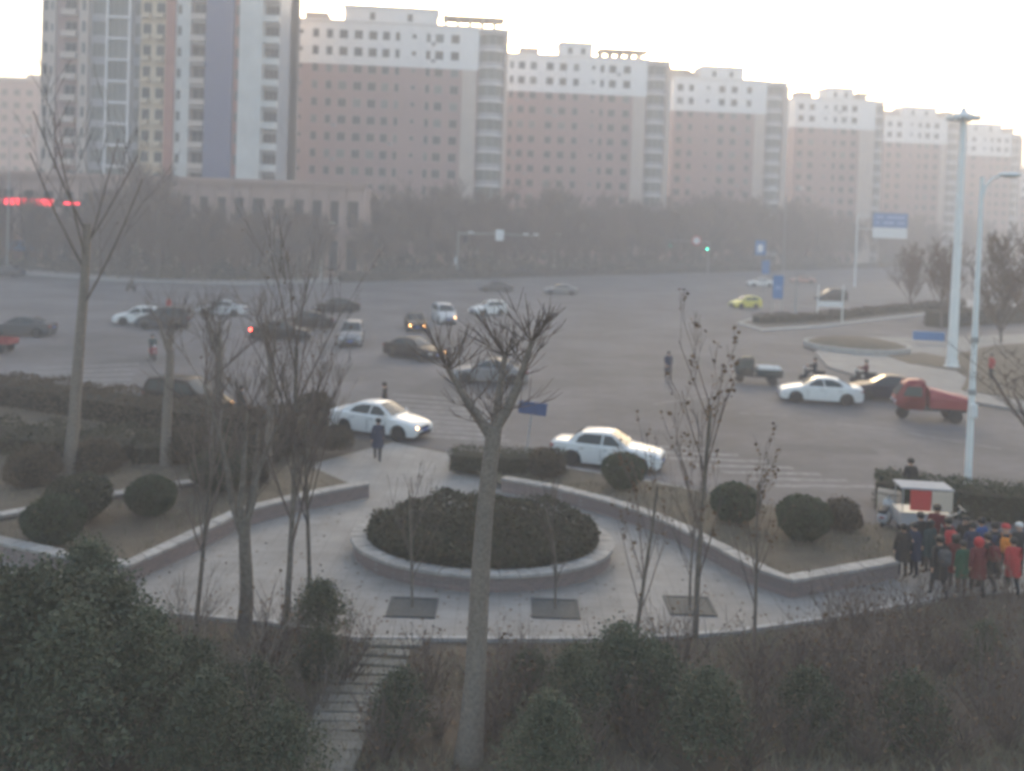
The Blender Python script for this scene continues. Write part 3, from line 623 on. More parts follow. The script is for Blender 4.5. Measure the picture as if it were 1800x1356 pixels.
# ring bed -------------------------------------------------------
def segs_wall(rt, line, h, th, cap_w, cap_h, seg=.62, closed=False, cm='coping'):
    """brick wall body along a line plus its single coping stones"""
    L = [Vector((p[0], p[1])) for p in line]; body = MB(); N = len(L) if closed else len(L) - 1; rgx = random.Random(len(L))
    n = [];
    for i in range(len(L)):
        a = L[(i-1) % len(L)] if (closed or i) else L[i]; b = L[(i+1) % len(L)] if (closed or i < len(L)-1) else L[i]
        t = (b - a).normalized(); n.append(Vector((-t.y, t.x)))
    for i in range(N):
        j = (i + 1) % len(L); body.prism([L[i] + n[i]*th/2, L[i] - n[i]*th/2, L[j] - n[j]*th/2, L[j] + n[j]*th/2], -.02, h)
    body.build('brick_wall', M['wallbrick'], rt)
    for i in range(N):
        j = (i + 1) % len(L); ln = (L[j] - L[i]).length; k = max(1, round(ln / seg))
        for q in range(k):
            e = .012 / ln; t0, t1 = q / k + e, (q + 1) / k - e
            a, b = L[i].lerp(L[j], t0), L[i].lerp(L[j], t1); na, nb = n[i].lerp(n[j], t0), n[i].lerp(n[j], t1)
            mb = MB(); dz = rgx.uniform(-.008, .008); w2 = cap_w / 2 + rgx.uniform(-.008, .012)
            mb.prism([a + na*w2, a - na*w2, b - nb*w2, b + nb*w2], h + .002, h + cap_h + dz); mb.build('coping_stone', M[cm], rt)
cl, cr = G(612, 955, .45), G(1083, 972, .45)
RC = Vector(((cl.x + cr.x) / 2, (cl.y + cr.y) / 2)); RR = (cr - cl).length / 2; RC.y += .75; RK = .80
rt = thing('ring_planter', 'low round brick planter with pale coping in the middle of the plaza', 'planter', (RC.x, RC.y, .06), 0)
segs_wall(rt, [Vector((math.cos(2*math.pi*i/44), RK * math.sin(2*math.pi*i/44))) * (RR - .2) for i in range(44)], .38, .28, .46, .09, 9, True)
mb = MB(); mb.lathe([(RR - .36, 0.0), (RR - .36, .28)], 40, 0, Matrix.Diagonal((1, RK, 1, 1))); mb.build('soil', M['soil'], rt)
def bed_shrubs():
    rg = random.Random(9); lb, cb = MB(), MB(); r = RR - .5
    def top(x, y): return .52 + .1 * math.sin(x * 1.9 + 1) * math.cos(y * 1.6) + .1 * math.sin(x * 4.1 + y * 3.3) + .3 * max(0, 1 - ((x) ** 2 + (y - .8) ** 2) / 9)
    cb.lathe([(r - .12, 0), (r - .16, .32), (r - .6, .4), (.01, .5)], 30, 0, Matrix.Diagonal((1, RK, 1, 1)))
    for _ in range(20000):
        a = rg.uniform(0, 6.2832); q = math.sqrt(rg.random()) * r
        if rg.random() < .3: q = r; 
        x, y = q * math.cos(a), RK * q * math.sin(a); z = top(x, y)
        if q > r * .97: z *= rg.random()
        leaf(lb, Vector((x + rg.gauss(0, .04), y + rg.gauss(0, .04), z + rg.gauss(0, .05))), .085 * rg.uniform(.6, 1.4), rg, 1 if rg.random() < .12 else 0)
    t = thing('shrub_bed', 'dense dark green shrubs filling the round brick planter', 'shrub bed', (RC.x, RC.y, .3), 0)
    lb.build('foliage', [M['hedge'], M['hedgebrown']], t); cb.build('branch_mass', M['core'], t)
bed_shrubs()
def wall_thing(line, label, h=.42, seg=.6):
    L = [Vector(p[:2]) for p in line]; c = sum(L, Vector((0, 0))) / len(L)
    r = thing('planter_wall', label, 'planter wall', (c.x, c.y, .06), 0); segs_wall(r, [p - c for p in L], h, .28, .4, .08, seg)
zt = .5
wall_thing([G(-150, 925, zt), G(0, 952, zt), G(120, 977, zt), G(225, 993, zt), G(330, 945, zt), G(420, 900, zt), G(530, 872, zt), G(645, 850, zt)], 'low brick planter wall with pale coping bending round the left bed')
wall_thing([G(885, 842, zt), G(980, 858, zt), G(1060, 878, zt), G(1140, 903, zt), G(1200, 928, zt), G(1280, 970, zt), G(1340, 1002, zt), G(1388, 1019, zt), G(1480, 1003, zt), G(1575, 986, zt)], 'low brick planter wall with pale coping sweeping round the right bed')
wall_thing([G(-150, 925, .4), G(0, 904, .4), G(95, 886, .4), G(200, 868, .4), G(320, 848, .4), G(410, 838, .4)], 'thin pale edging wall crossing the left bed behind the round shrubs', .28)

# tree pits and saplings
SAP = [tree_meshes(300 + i, 3.0, .035, .8, .4, 2, (8, 5), .5, 14, 'bark', 'twig', 5, minr=.005) for i in range(2)]
for i, (x, y, w_, lb, lb2) in enumerate([(725, 1069, 1.0, 'dark square tree pit left of the big trunk', 'thin bare sapling in the left tree pit'), (976, 1071, 1.0, 'dark square tree pit right of the big trunk', 'thin bare sapling in the middle tree pit'), (1212, 1066, 1.0, 'dark square tree pit half hidden by the leafy thin tree', 'thin bare sapling in the rightmost tree pit')]):
    p = G(x, y, .06); t = thing('tree_pit', lb, 'tree pit', p, 0, 'tree pits across the plaza')
    a = w_ / 2; mb = MB(); mb.box((-a, -a, 0), (a, a, .02)); mb.build('soil', M['pit'], t)
    mb = MB()
    for q in ((-a - .08, -a - .08, a + .08, -a), (-a - .08, a, a + .08, a + .08), (-a - .08, -a, -a, a), (a, -a, a + .08, a)): mb.box((q[0], q[1], 0), (q[2], q[3], .035))
    mb.build('edging', M['pit'], t)
    put_tree('sapling', SAP[i % 2], p + Vector((0, 0, .02)), i * 2.0, 1.0 if i != 1 else .9, lb2, 'tree', 'saplings in the tree pits')

# stepping path of slabs
path = thing('stepping_path', None, None, kind='structure'); rg = random.Random(5)
for i in range(15):
    t = i / 14; x = 690 - 135 * t ** .8; y = 1134 + 230 * t; c = G(x, y); a = math.atan2(-1, -.35) + R(90) + rg.uniform(-.06, .06)
    mb = MB(); mb.bbox((-.62 + rg.uniform(-.06, .06), -.15, -.02), (.62 + rg.uniform(-.06, .06), .15, .06), .015)
    mb.build('slab', M['slab'], path, loc=(c.x, c.y, .005), rz=rg.uniform(-.08, .08))
# near trees -----------------------------------------------------
def pollard(seed, h, r0, nl, L, tw, bark, lean=(0, 0), fan=.5, r1=None, tlen=(.6, 1.5), side=None):
    rg = random.Random(seed); tb, cb = MB(), MB(); n = 8; pts = []; rs = []
    for i in range(n + 1):
        t = i / n; pts.append(Vector((lean[0] * t * h + .05 * math.sin(t * 5 + seed), lean[1] * t * h + .04 * math.sin(t * 4), -.2 + (h + .2) * t))); rs.append(r0 * (1.25 - .25 * min(1, t * 4)) * (1 - .35 * t) if t > 0 else r0 * 1.35)
    tb.tube(pts, rs, 10)
    for j in range(nl):
        a = side[j] if side else rg.uniform(0, 6.28); q = pts[-1] - Vector((0, 0, rg.uniform(0, .5))); d = Vector((math.cos(a) * fan, math.sin(a) * fan, 1)).normalized(); ln = L * rg.uniform(.7, 1.2)
        P_ = [q]; Rr = [r0 * .46]
        for i in range(4):
            d = (d + Vector((rg.gauss(0, .1), rg.gauss(0, .1), .08))).normalized(); P_.append(P_[-1] + d * ln / 4); Rr.append(r0 * (.43 - .075 * i))
        tb.tube(P_, Rr, 7); tb.ball(P_[-1], r0 * .24, 7, 5)
        for _ in range(tw):
            i = rg.choice((1, 2, 3, 4, 4, 4, 4)); a2 = rg.uniform(0, 6.28); d2 = Vector((math.cos(a2) * .8, math.sin(a2) * .8, rg.uniform(.1, 1.5))).normalized(); l2 = rg.uniform(*tlen)
            w = [P_[i]]
            for s in range(3): d2 = (d2 + Vector((rg.gauss(0, .09), rg.gauss(0, .09), .06))).normalized(); w.append(w[-1] + d2 * l2 / 3)
            cb.tube(w, [.012, .009, .006, .004], 3, 0, False)
            for s in range(3):
                d3 = (d2 + Vector((rg.gauss(0, .5), rg.gauss(0, .5), .3))).normalized(); b = w[rg.randint(1, 2)].lerp(w[2], rg.random()); cb.tube([b, b + d3 * l2 * .25, b + d3 * l2 * .5 + Vector((0, 0, .04))], [.008, .006, .004], 3, 0, False)
    return tb.mesh('trunk', [M[bark]], 60), cb.mesh('crown', [M['twig'], M['dryleaf']])
base = G(818, 1335)
put_tree('pollard_tree', pollard(1, 5.9, .215, 3, 1.5, 40, 'barkpale', lean=(.055, 0), fan=.62, side=[.1, 2.9, 1.4], tlen=(.4, 1.05)), base, 0, 1, 'thick pale pollarded trunk standing in front of the round planter')
put_tree('plane_tree', tree_meshes(401, 9.0, .22, 6.0, .5, 3, (6, 4, 3), .35, 10, 'barkpale', 'twig', 9, minr=.008, wig=.02, kr=.5, lean=(.11, 0)), G(118, 850), 1.0, 1.0, 'tall straight pale trunk rising from the left hedge at the left edge')
put_tree('pollard_tree', pollard(3, 4.4, .2, 3, 1.2, 14, 'barkpale', fan=.45), G(292, 830), 0, 1, 'pollarded street tree with short crown beside the dark car left', group='street trees along the left hedge')
put_tree('pollard_tree', pollard(4, 4.6, .21, 3, 1.4, 14, 'barkpale', fan=.5), G(380, 835), 2, 1, 'pollarded street tree beside the motorcyclist lamp', group='street trees along the left hedge')
put_tree('pollard_tree', pollard(5, 4.4, .16, 3, 1.6, 14, 'barkpale', fan=.4), G(470, 860), 1, 1, 'slender street tree left of the nearest white saloon', group='street trees along the left hedge')
put_tree('forked_tree', pollard(6, 2.6, .18, 4, 3.2, 18, 'bark', lean=(.02, .0), fan=.38, side=[2.7, 3.3, .5, 1.2], tlen=(.8, 2.0)), G(425, 1125), 0, 1, 'dark forked tree with sawn stub limbs at the left of the plaza')
T_SL = [tree_meshes(410 + i, 6.6, .075, 2.0, .42, 3, (10, 5, 3), .45, 70, 'bark', 'twig', 6, minr=.005, wig=.05) for i in range(3)]
put_tree('slender_tree', T_SL[0], G(500, 1120), .5, 1.0, 'slender bare tree just right of the forked tree', group='slender bare trees on the near slope')
put_tree('slender_tree', T_SL[1], G(545, 1090), 2.5, .75, 'slender bare tree with long side twigs reaching over the plaza', group='slender bare trees on the near slope')
put_tree('slender_tree', T_SL[2], G(345, 1090), 4.5, .8, 'slender bare tree at the corner of the left planter wall', group='slender bare trees on the near slope')
LEAFY = [tree_meshes(420 + i, 5.5, .075, 1.3, .42, 3, (10, 3, 3), .4, 170, 'bark', 'twig', 6, minr=.005, wig=.03, leafsize=.11, twiglen=.42, lean=(-.05, 0), kr=.7) for i in range(2)]
put_tree('leafy_tree', LEAFY[0], G(1222, 1120), 0, 1.0, 'thin upright tree keeping dry brown leaves right of the plaza centre')
put_tree('leafy_tree', LEAFY[1], G(1115, 1150), 2, .72, 'thin tree with dry leaves nearest to the right of the big trunk')
put_tree('leafy_tree', LEAFY[1], G(1325, 1135), 4, .68, 'thin tree with dry leaves in front of the right wall corner')
T_R = tree_meshes(430, 7.5, .16, 2.0, .6, 4, (13, 6, 4, 3), .2, 0, 'bark', 'twig', 8, minr=.006, wig=.08)
put_tree('bare_tree', T_R, G(1850, 985), 0, 1.0, 'dark bare tree reaching in from the right edge beside the white lamp')
put_tree('bare_tree', FARV[2], G(1655, 578), 1, .8, 'bare tree just left of the tall white mast')
put_tree('bare_tree', FARV[3], G(1600, 552), 4, .75, 'bare tree on the traffic island behind the left of the mast')
put_tree('bare_tree', FARV[0], G(1760, 605), 2, .9, 'bare tree on the lawn right of the street lamp')
put_tree('bare_tree', FARV[1], G(1830, 640), 3, .9, 'bare tree on the lawn at the right photo edge')

# bare bushes and evergreens of the near slope
def bush_mesh(seed, h, n, m='twig', lv=60, rad=.9):
    rg = random.Random(seed); cb = MB(); tips = []
    for _ in range(n):
        a = rg.uniform(0, 6.28); b = Vector((math.cos(a), math.sin(a), 0)) * rg.random() * .2; d = Vector((math.cos(a) * rg.random() * rad, math.sin(a) * rg.random() * rad, 1)).normalized(); L = h * rg.uniform(.6, 1.1); p = [b - Vector((0, 0, .05))]
        for s in range(4): d = (d + Vector((rg.gauss(0, .12), rg.gauss(0, .12), 0))).normalized(); p.append(p[-1] + d * L / 4)
        cb.tube(p, [.013, .011, .009, .006, .004], 3, 0, False); tips += p[2:]
        for s in range(5):
            i = rg.randint(1, 3); d3 = (d + Vector((rg.gauss(0, .6), rg.gauss(0, .6), .2))).normalized(); q = p[i].lerp(p[i+1], rg.random()); l2 = L * rg.uniform(.15, .4); cb.tube([q, q + d3 * l2 * .5, q + d3 * l2 + Vector((0, 0, .05))], [.007, .005, .003], 3, 0, False); tips.append(q + d3 * l2)
    for _ in range(lv): leaf(cb, rg.choice(tips) + Vector((rg.gauss(0, .03), rg.gauss(0, .03), 0)), .07 * rg.uniform(.6, 1.3), rg, 1)
    return cb.mesh('stems', [M[m], M['dryleaf']])
BU = [bush_mesh(500 + i, 1.5, 34, 'twig', 120) for i in range(4)]
rg = random.Random(21)
spots = [(610, 1200), (740, 1215), (770, 1290), (900, 1180), (960, 1300), (1040, 1200), (1180, 1200), (1240, 1290), (1330, 1230), (1420, 1180), (1480, 1290), (1560, 1150), (1600, 1250), (1660, 1180), (1700, 1320), (1760, 1140), (1790, 1230), (1530, 1340), (1400, 1330), (1150, 1330), (680, 1330), (480, 1200), (1690, 1090), (1780, 1075), (1500, 1105),
         (1340, 1185), (1480, 1215), (1590, 1190), (1740, 1260), (1640, 1340), (1300, 1345), (1030, 1345), (1440, 1255), (1540, 1235), (1620, 1120), (1700, 1150), (1350, 1290), (1100, 1290), (1580, 1300), (1770, 1310), (1470, 1150), (860, 1300), (900, 1250)]
for (x, y) in spots:
    t = thing('bare_bush', 'tangled bare brown bush on the near slope below the plaza', 'bush', G(x + rg.uniform(-12, 12), y), rg.uniform(0, 6.3), 'bare bushes on the near slope'); s = rg.uniform(.55, 1.1); t.scale = (s, s, s); link('stems', rg.choice(BU), t)
def conifer_mesh(seed, h, r, n, m, size=.06):
    rg = random.Random(seed); lb, cb = MB(), MB(); cb.tube([(0, 0, -.1), (0, 0, h * .85)], [.07, .02], 6)
    for b in range(46):
        zz = h * (.08 + .9 * (b / 46) ** .9); a = b * 2.4; L = r * (1 - (zz / h) ** 1.6) * rg.uniform(.75, 1.15) + .12
        d = Vector((math.cos(a), math.sin(a), .35)).normalized(); e = Vector((0, 0, zz)) + d * L; cb.tube([(0, 0, zz), e], [.016, .005], 3, 0, False)
        for _ in range(n // 46):
            t = rg.uniform(.15, 1.05) ** .7; p = Vector((0, 0, zz)) + d * L * t + Vector((rg.gauss(0, .13), rg.gauss(0, .13), rg.gauss(.03, .13)))
            leaf(lb, p, size * rg.uniform(.5, 1.4), rg)
    return lb.mesh('foliage', [M[m]]), cb.mesh('trunk', [M['bark']], 60)
BR = [bush_mesh(520 + i, 1.7, 26, 'barkpale', 20, 1.3) for i in range(2)]
for i, (x, y, s, lb) in enumerate([(330, 1190, 1.0, 'pale-twigged bare bush rising out of the evergreens below the forked tree'), (430, 1215, .9, 'pale-twigged bare bush at the foot of the forked tree'), (250, 1260, 1.0, 'pale-twigged bare bush in the middle of the lower left evergreens'), (120, 1180, .9, 'pale-twigged bare bush behind the left evergreens by the kerb'), (560, 1250, .7, 'pale-twigged bare bush left of the stepping path'), (380, 1290, 1.0, 'pale-twigged bare bush leaning out of the lowest evergreens'), (470, 1345, .9, 'pale-twigged bare bush at the bottom edge left of the path'), (60, 1270, 1.0, 'pale-twigged bare bush among the evergreens at the left edge'), (200, 1340, 1.0, 'pale-twigged bare bush among the evergreens at the bottom edge'), (330, 1120, .8, 'pale-twigged bare bush against the plaza kerb at the left')]):
    t = thing('bare_bush', lb, 'bush', G(x, y, .5 if i < 4 else 0), i * 1.1, 'pale twigged bushes at the lower left'); t.scale = (s, s, s); link('stems', BR[i % 2], t)
for i, (x, y, s, lb) in enumerate([(450, 815, 1.3, 'brown loose shrub left of the plaza tip'), (500, 800, 1.4, 'brown loose shrub nearest the pale plaza tip'), (330, 812, 1.4, 'brown loose shrub between two pollarded trees'), (590, 790, 1.0, 'small brown shrub in front of the nearest white saloon tail'), (170, 830, 1.2, 'brown loose shrub right of the tall pale trunk'), (60, 850, 1.3, 'brown loose shrub left of the tall pale trunk'), (440, 850, 1.0, 'low brown shrub against the left planter wall')]):
    put_shrub(SH[2], G(x, y, .25), i * .9, (s * 1.2, s, s), lb, 'brown loose shrubs in the left bed')
CO = [conifer_mesh(600, 2.9, 1.25, 11000, 'green2'), conifer_mesh(601, 2.5, 1.3, 11000, 'green2'), conifer_mesh(602, 1.6, 1.0, 7000, 'green2')]
def put_conifer(v, loc, rz, s, label, group):
    t = thing('evergreen_shrub', label, 'shrub', loc, rz, group); t.scale = (s, s, s); link('foliage', CO[v][0], t); link('trunk', CO[v][1], t)
gl = 'evergreen shrubs massed at the lower left'
for i, (x, y, v, s) in enumerate([(60, 1330, 0, 1.1), (180, 1290, 1, 1.1), (20, 1235, 1, .9), (150, 1200, 0, .95), (250, 1335, 0, .85), (330, 1300, 2, 1.0), (-40, 1345, 0, 1.15), (250, 1215, 1, .62), (440, 1290, 2, .75), (120, 1390, 0, 1.0), (360, 1395, 1, .75)]):
    put_conifer(v, G(x, y), i * 1.3, s, 'dark evergreen shrub in the mass at the lower left of the plaza', gl)
put_conifer(2, G(560, 1125), .4, .75, 'bluish evergreen shrub at the top of the stepping path', None)
put_conifer(2, G(490, 1390), .4, .8, 'small evergreen beside the lower end of the stepping path', None)
put_conifer(1, G(1010, 1290), 2, .62, 'bushy evergreen just right of the big trunk foot', None)
put_conifer(2, G(1090, 1240), 1, .9, 'low evergreen between the big trunk and the leafy thin trees', None)
put_conifer(1, G(960, 1420), 3, .7, 'evergreen at the bottom edge right of the big trunk', None)
for i, (x, y, s_, lb) in enumerate([(1150, 1260, .8, 'low loose evergreen under the leafless thin trees'), (1240, 1335, .9, 'low loose evergreen at the bottom edge right of centre'), (930, 1230, .55, 'small evergreen close to the right side of the big trunk'), (1420, 1300, .75, 'low loose evergreen in the brown scrub at the lower right'), (1600, 1320, .8, 'low loose evergreen in the scrub near the bottom right corner'), (1730, 1180, .6, 'small evergreen below the right edge of the crowd'), (560, 1200, .6, 'small evergreen on the left of the stepping path')]):
    put_conifer(2, G(x, y), i * .9, s_, lb, 'low evergreens among the scrub')
put_conifer(2, G(700, 1300), 5, .7, 'dark evergreen between the stepping path and the big trunk', None)

# dry grass: uncountable
def grass(name, poly, n, h, m, z, seed):
    rg = random.Random(seed); mb = MB(); P_ = [Vector((p[0], p[1])) for p in poly]; x0, x1 = min(p.x for p in P_), max(p.x for p in P_); y0, y1 = min(p.y for p in P_), max(p.y for p in P_)
    def inside(x, y):
        c = False; j = len(P_) - 1
        for i in range(len(P_)):
            if (P_[i].y > y) != (P_[j].y > y) and x < (P_[j].x - P_[i].x) * (y - P_[i].y) / (P_[j].y - P_[i].y) + P_[i].x: c = not c
            j = i
        return c
    k = 0
    while k < n:
        x, y = rg.uniform(x0, x1), rg.uniform(y0, y1); k += 1
        if not inside(x, y): continue
        if math.sin(x * 1.3) + math.sin(y * 1.7 + x * .4) + rg.gauss(0, .9) < -.3: continue
        a = rg.uniform(0, 6.28); hh = h * rg.uniform(.4, 1.3); dx, dy = math.cos(a) * .012, math.sin(a) * .012; lx, ly = rg.gauss(0, hh * .5), rg.gauss(0, hh * .5)
        mb.add([(x - dx, y - dy, z), (x + dx, y + dy, z), (x + lx, y + ly, z + hh)], [(0, 1, 2)])
    return tag(mb.build(name, M[m]), kind='stuff')
slope = [G(-200, 1010)[:2], G(0, 1060)[:2], G(250, 1085)[:2], G(480, 1105)[:2], G(620, 1132)[:2], G(900, 1134)[:2], G(1100, 1134)[:2], G(1280, 1122)[:2], G(1450, 1098)[:2], G(1640, 1065)[:2], G(1950, 1040)[:2], G(1950, 1500)[:2], G(-200, 1500)[:2]]
tag(grass('dry_grass', slope, 100000, .24, 'straw', -.02, 1), 'dry straw coloured grass covering the near slope', 'grass')
tag(grass('dry_grass', bed_r, 22000, .14, 'straw', .25, 2), 'dry grass in the right planting bed', 'grass')
tag(grass('dry_grass', bed_l, 30000, .16, 'straw', .25, 3), 'dry grass in the left planting bed', 'grass')
def litter():
    rg = random.Random(8); mb = MB()
    for _ in range(5000):
        p = G(rg.uniform(-100, 1900), rg.uniform(1060, 1480)); leaf(mb, p + Vector((0, 0, .01)), .09 * rg.uniform(.6, 1.2), rg, 0, Vector((rg.gauss(0, .2), rg.gauss(0, .2), 1)))
    tag(mb.build('leaf_litter', M['dryleaf']), 'fallen brown leaves scattered on the near slope', 'leaf litter', kind='stuff')
litter()
def plaza_litter():
    rg = random.Random(18); mb = MB()
    for _ in range(900):
        p = G(rg.uniform(200, 1700), 860 + 270 * rg.random() ** .6, .066); leaf(mb, p, .09 * rg.uniform(.5, 1.2), rg, 0, Vector((rg.gauss(0, .15), rg.gauss(0, .15), 1)))
    tag(mb.build('leaf_litter', M['dryleaf']), 'fallen brown leaves blown over the plaza paving', 'leaf litter', kind='stuff')
plaza_litter()
# round mound on the right island
c = G(1505, 612, .15); mb = MB(); r = 3.0 * 1.35
t = thing('round_bed', 'round brown grass mound with low edging on the right island', 'planting bed', c, 0)
mb.lathe([(r, 0), (r, .38), (r - .25, .38), (r - .25, .2)], 36); mb.build('edging', M['kerb'], t)
mb = MB(); mb.lathe([(r - .26, .3), (r - .8, .52), (r * .5, .75), (.01, .85)], 32); mb.build('mound', M['lawn'], t, 60)
t = thing('bench_board', 'low blue board standing on the island behind the mound', 'sign', G(1632, 604, .15), R(-8)); mb = MB(); mb.bbox((-1.3, -.05, .25), (1.3, .05, 1.0), .02); mb.build('board', M['signblue'], t)
for s in (-1, 1): mb = MB(); mb.box((s * 1.0 - .04, -.04, 0), (s * 1.0 + .04, .04, .25)); mb.build('leg', M['steel'], t)

# ------------------------------------------------------------------ street furniture
def pole_mesh(h, r0, r1, k=12): mb = MB(); mb.tube([(0, 0, 0), (0, 0, h * .5), (0, 0, h)], [r0, (r0 + r1) / 2, r1], k); return mb
def base_of(px, py): return G(px, py)
b = G(1673, 645, .15); hm = 18.0
t = thing('high_mast', 'tall thick white mast on the right island', 'light mast', b)
pole_mesh(hm, .36, .2, 14).build('pole', M['whitepole'], t, 50)
mb = MB(); mb.lathe([(.55, 0), (.55, .08), (.42, .1), (.42, .5)], 14); mb.build('base_plate', M['whitepole'], t)
mb = MB(); mb.lathe([(.25, hm - .6), (.8, hm - .5), (.8, hm - .3), (.3, hm - .1), (.1, hm + .3)], 16); mb.build('lamp_ring', M['whitepole'], t)
for i in range(8):
    a = i * math.pi / 4; mb = MB(); mb.bbox((-.25, -.18, -.2), (.25, .18, .12), .03, 0, Matrix.Translation((.92 * math.cos(a), .92 * math.sin(a), hm - .45)) @ Matrix.Rotation(a, 4, 'Z')); mb.build('floodlight', M['whitepole'], t)
b = G(1700, 872); hl = 11.6
t = thing('street_lamp', 'white street lamp with a single curved arm rising from the clipped hedge', 'street lamp', b)
pole_mesh(hl, .13, .075).build('pole', M['whitepole'], t, 50)
mb = MB(); mb.tube([(0, 0, hl - 1.0), (.12, 0, hl - .35), (.4, 0, hl - .02), (.75, 0, hl + .1)], [.06, .05, .045, .04], 8); mb.build('arm', M['whitepole'], t, 50)
mb = MB(); mb.ball((1.0, 0, hl + .12), (.45, .15, .09), 12, 6); mb.build('lamp_head', M['whitepole'], t, 60)
mb = MB(); mb.ball((1.02, 0, hl + .07), (.3, .1, .07), 10, 6); mb.build('lens', M['lens'], t, 60)
for z in (3.7, 5.6): mb = MB(); mb.lathe([(.12, z), (.15, z + .02), (.15, z + .2), (.12, z + .22)], 12); mb.build('collar', M['steel'], t)
mb = MB(); mb.bbox((-.22, -.22, 0), (.22, .22, .06), .01); mb.lathe([(.19, .06), (.17, .5), (.13, .6)], 12); mb.build('base_plate', M['whitepole'], t)
mb = MB(); mb.bbox((-.12, -.26, 2.9), (.12, -.12, 3.4), .02); mb.build('control_box', M['signwhite'], t)
def lamp_post(px, py, top, label, arms=1, L=2.0, m='steel', r=.1):
    b = G(px, py); Y = b.y; h = D(px, top, Y).z; t = thing('street_lamp', label, 'street lamp', b, 0, 'street lamps beyond the junction')
    pole_mesh(h, r, r * .55).build('pole', M[m], t, 50)
    for s in ((1,) if arms == 1 else (1, -1)):
        mb = MB(); mb.tube([(0, 0, h - .3), (s * L * .4, 0, h), (s * L, 0, h + .12)], [.06, .05, .04], 7); mb.build('arm', M[m], t, 50)
        mb = MB(); mb.ball((s * (L + .45), 0, h + .12), (.6, .2, .12), 10, 6); mb.build('lamp_head', M['whitepole'], t, 60)
    return t
lamp_post(1376, 492, 331, 'distant double-armed street lamp left of the blue road sign', 2, 2.2)
lamp_post(563, 492, 393, 'thin white pole beside the far kerb in front of the podium', 1, .8, 'whitepole')
lamp_post(973, 480, 413, 'short distant lamp to the right of the signal gantry', 1, .7, 'whitepole')
lamp_post(12, 482, 240, 'distant lamp post at the left edge in front of the podium', 1, 1.6)
lamp_post(910, 478, 392, 'thin distant lamp post behind the signal gantry', 1, 1.0)
# signal gantry
def lights_unit(parent, x, z, lit, y=-.1, g='ledgreen'):
    mb = MB(); mb.bbox((x - .2, y - .22, z - .6), (x + .2, y, z + .6), .03); hb = mb.build('signal_housing', M['dark'], parent)
    for i, m in enumerate((g, 'leddark', 'leddark')):
        mb = MB(); mb.lathe([(.14, 0), (.14, .03), (.05, .05)], 12, 0, Matrix.Translation((x, y - .225, z - .38 + .38 * i)) @ Matrix.Rotation(R(90), 4, 'X')); mb.build('lamp', M[m if lit else 'leddark'], hb)
b = G(803, 488); h = D(803, 406, b.y).z; La = D(945, 411, b.y).x - b.x
t = thing('signal_gantry', 'grey signal pole with a long horizontal arm at the far kerb', 'traffic signal', b)
pole_mesh(h, .16, .11).build('pole', M['steel'], t, 50)
mb = MB(); mb.tube([(0, 0, h - .4), (La * .5, 0, h - .25), (La, 0, h - .4)], [.1, .08, .05], 8); mb.build('arm', M['steel'], t, 50)
for q in (.16, .98, .85): mb = MB(); mb.ball((La * q, -.1, h - .15), (.5, .2, .14), 10, 6); mb.build('camera_box', M['whitepole'], t, 60)
mb = MB(); mb.bbox((La * .47, -.35, h - 1.3), (La * .47 + 1.3, -.12, h + .4), .05); mb.build('sign_panel', M['signwhite'], t)
mb = MB(); mb.bbox((-.45, -.35, 2.0), (-.14, -.1, 3.2), .03); mb.build('control_box', M['signwhite'], t)
lights_unit(t, 1.2, h - 1.1, False)
b = G(1244, 482); hq = D(1244, 424, b.y).z; La = b.x - D(1176, 424, b.y).x
t = thing('traffic_signal', 'distant signal pole showing green beside a round sign', 'traffic signal', b)
pole_mesh(hq, .13, .1).build('pole', M['steel'], t, 50); mb = MB(); mb.tube([(0, 0, hq - .2), (-La, 0, hq - .1)], [.08, .05], 8); mb.build('arm', M['steel'], t)
lights_unit(t, -.35, hq - 1.2, True, -.2); lights_unit(t, -La + .2, hq - .8, True, -.2, 'ledgreen_dim')
Mx = Matrix.Translation((-2.5, -.2, hq)) @ Matrix.Rotation(R(90), 4, 'X')
mb = MB(); mb.lathe([(.95, -.02), (.95, .02)], 24, 0, Mx); sd = mb.build('round_sign', M['signred'], t); mb = MB(); mb.lathe([(.68, .0), (.68, .035)], 24, 0, Mx); mb.build('sign_face', M['signwhite'], sd)
# big direction sign
b = G(1502, 505); k = b.y / FOC
t = thing('direction_sign', 'large blue road sign over a white panel on a side pole', 'road sign', b)
hz = lambda y: D(1502, y, b.y).z
pole_mesh(hz(376), .17, .12).build('pole', M['whitepole'], t, 50)
x0, x1 = 27 * k, 88 * k
mb = MB(); mb.bbox((x0, -.1, hz(398)), (x1, -.02, hz(373)), .04); sp = mb.build('blue_panel', M['signblue'], t)
mb = MB()
for (u0, u1, v0, v1) in [(.08, .3, .62, .8), (.4, .92, .62, .8), (.08, .18, .22, .4), (.3, .6, .22, .4), (.7, .92, .22, .4)]: mb.box((x0 + (x1-x0)*u0, -.112, hz(398) + (hz(373)-hz(398))*v0), (x0 + (x1-x0)*u1, -.102, hz(398) + (hz(373)-hz(398))*v1))
mb.build('pale_lettering', mat('faded_sign_print', (.28,.4,.6), .6, .2, 4), sp)
mb = MB(); mb.bbox((x0, -.1, hz(417)), (x1, -.02, hz(398.6)), .04); mb.build('white_panel', M['signwhite'], t)
for y in (379, 402): mb = MB(); mb.tube([(0, 0, hz(y)), (x1 * .9, 0, hz(y))], .07, 8); mb.build('arm', M['whitepole'], t)
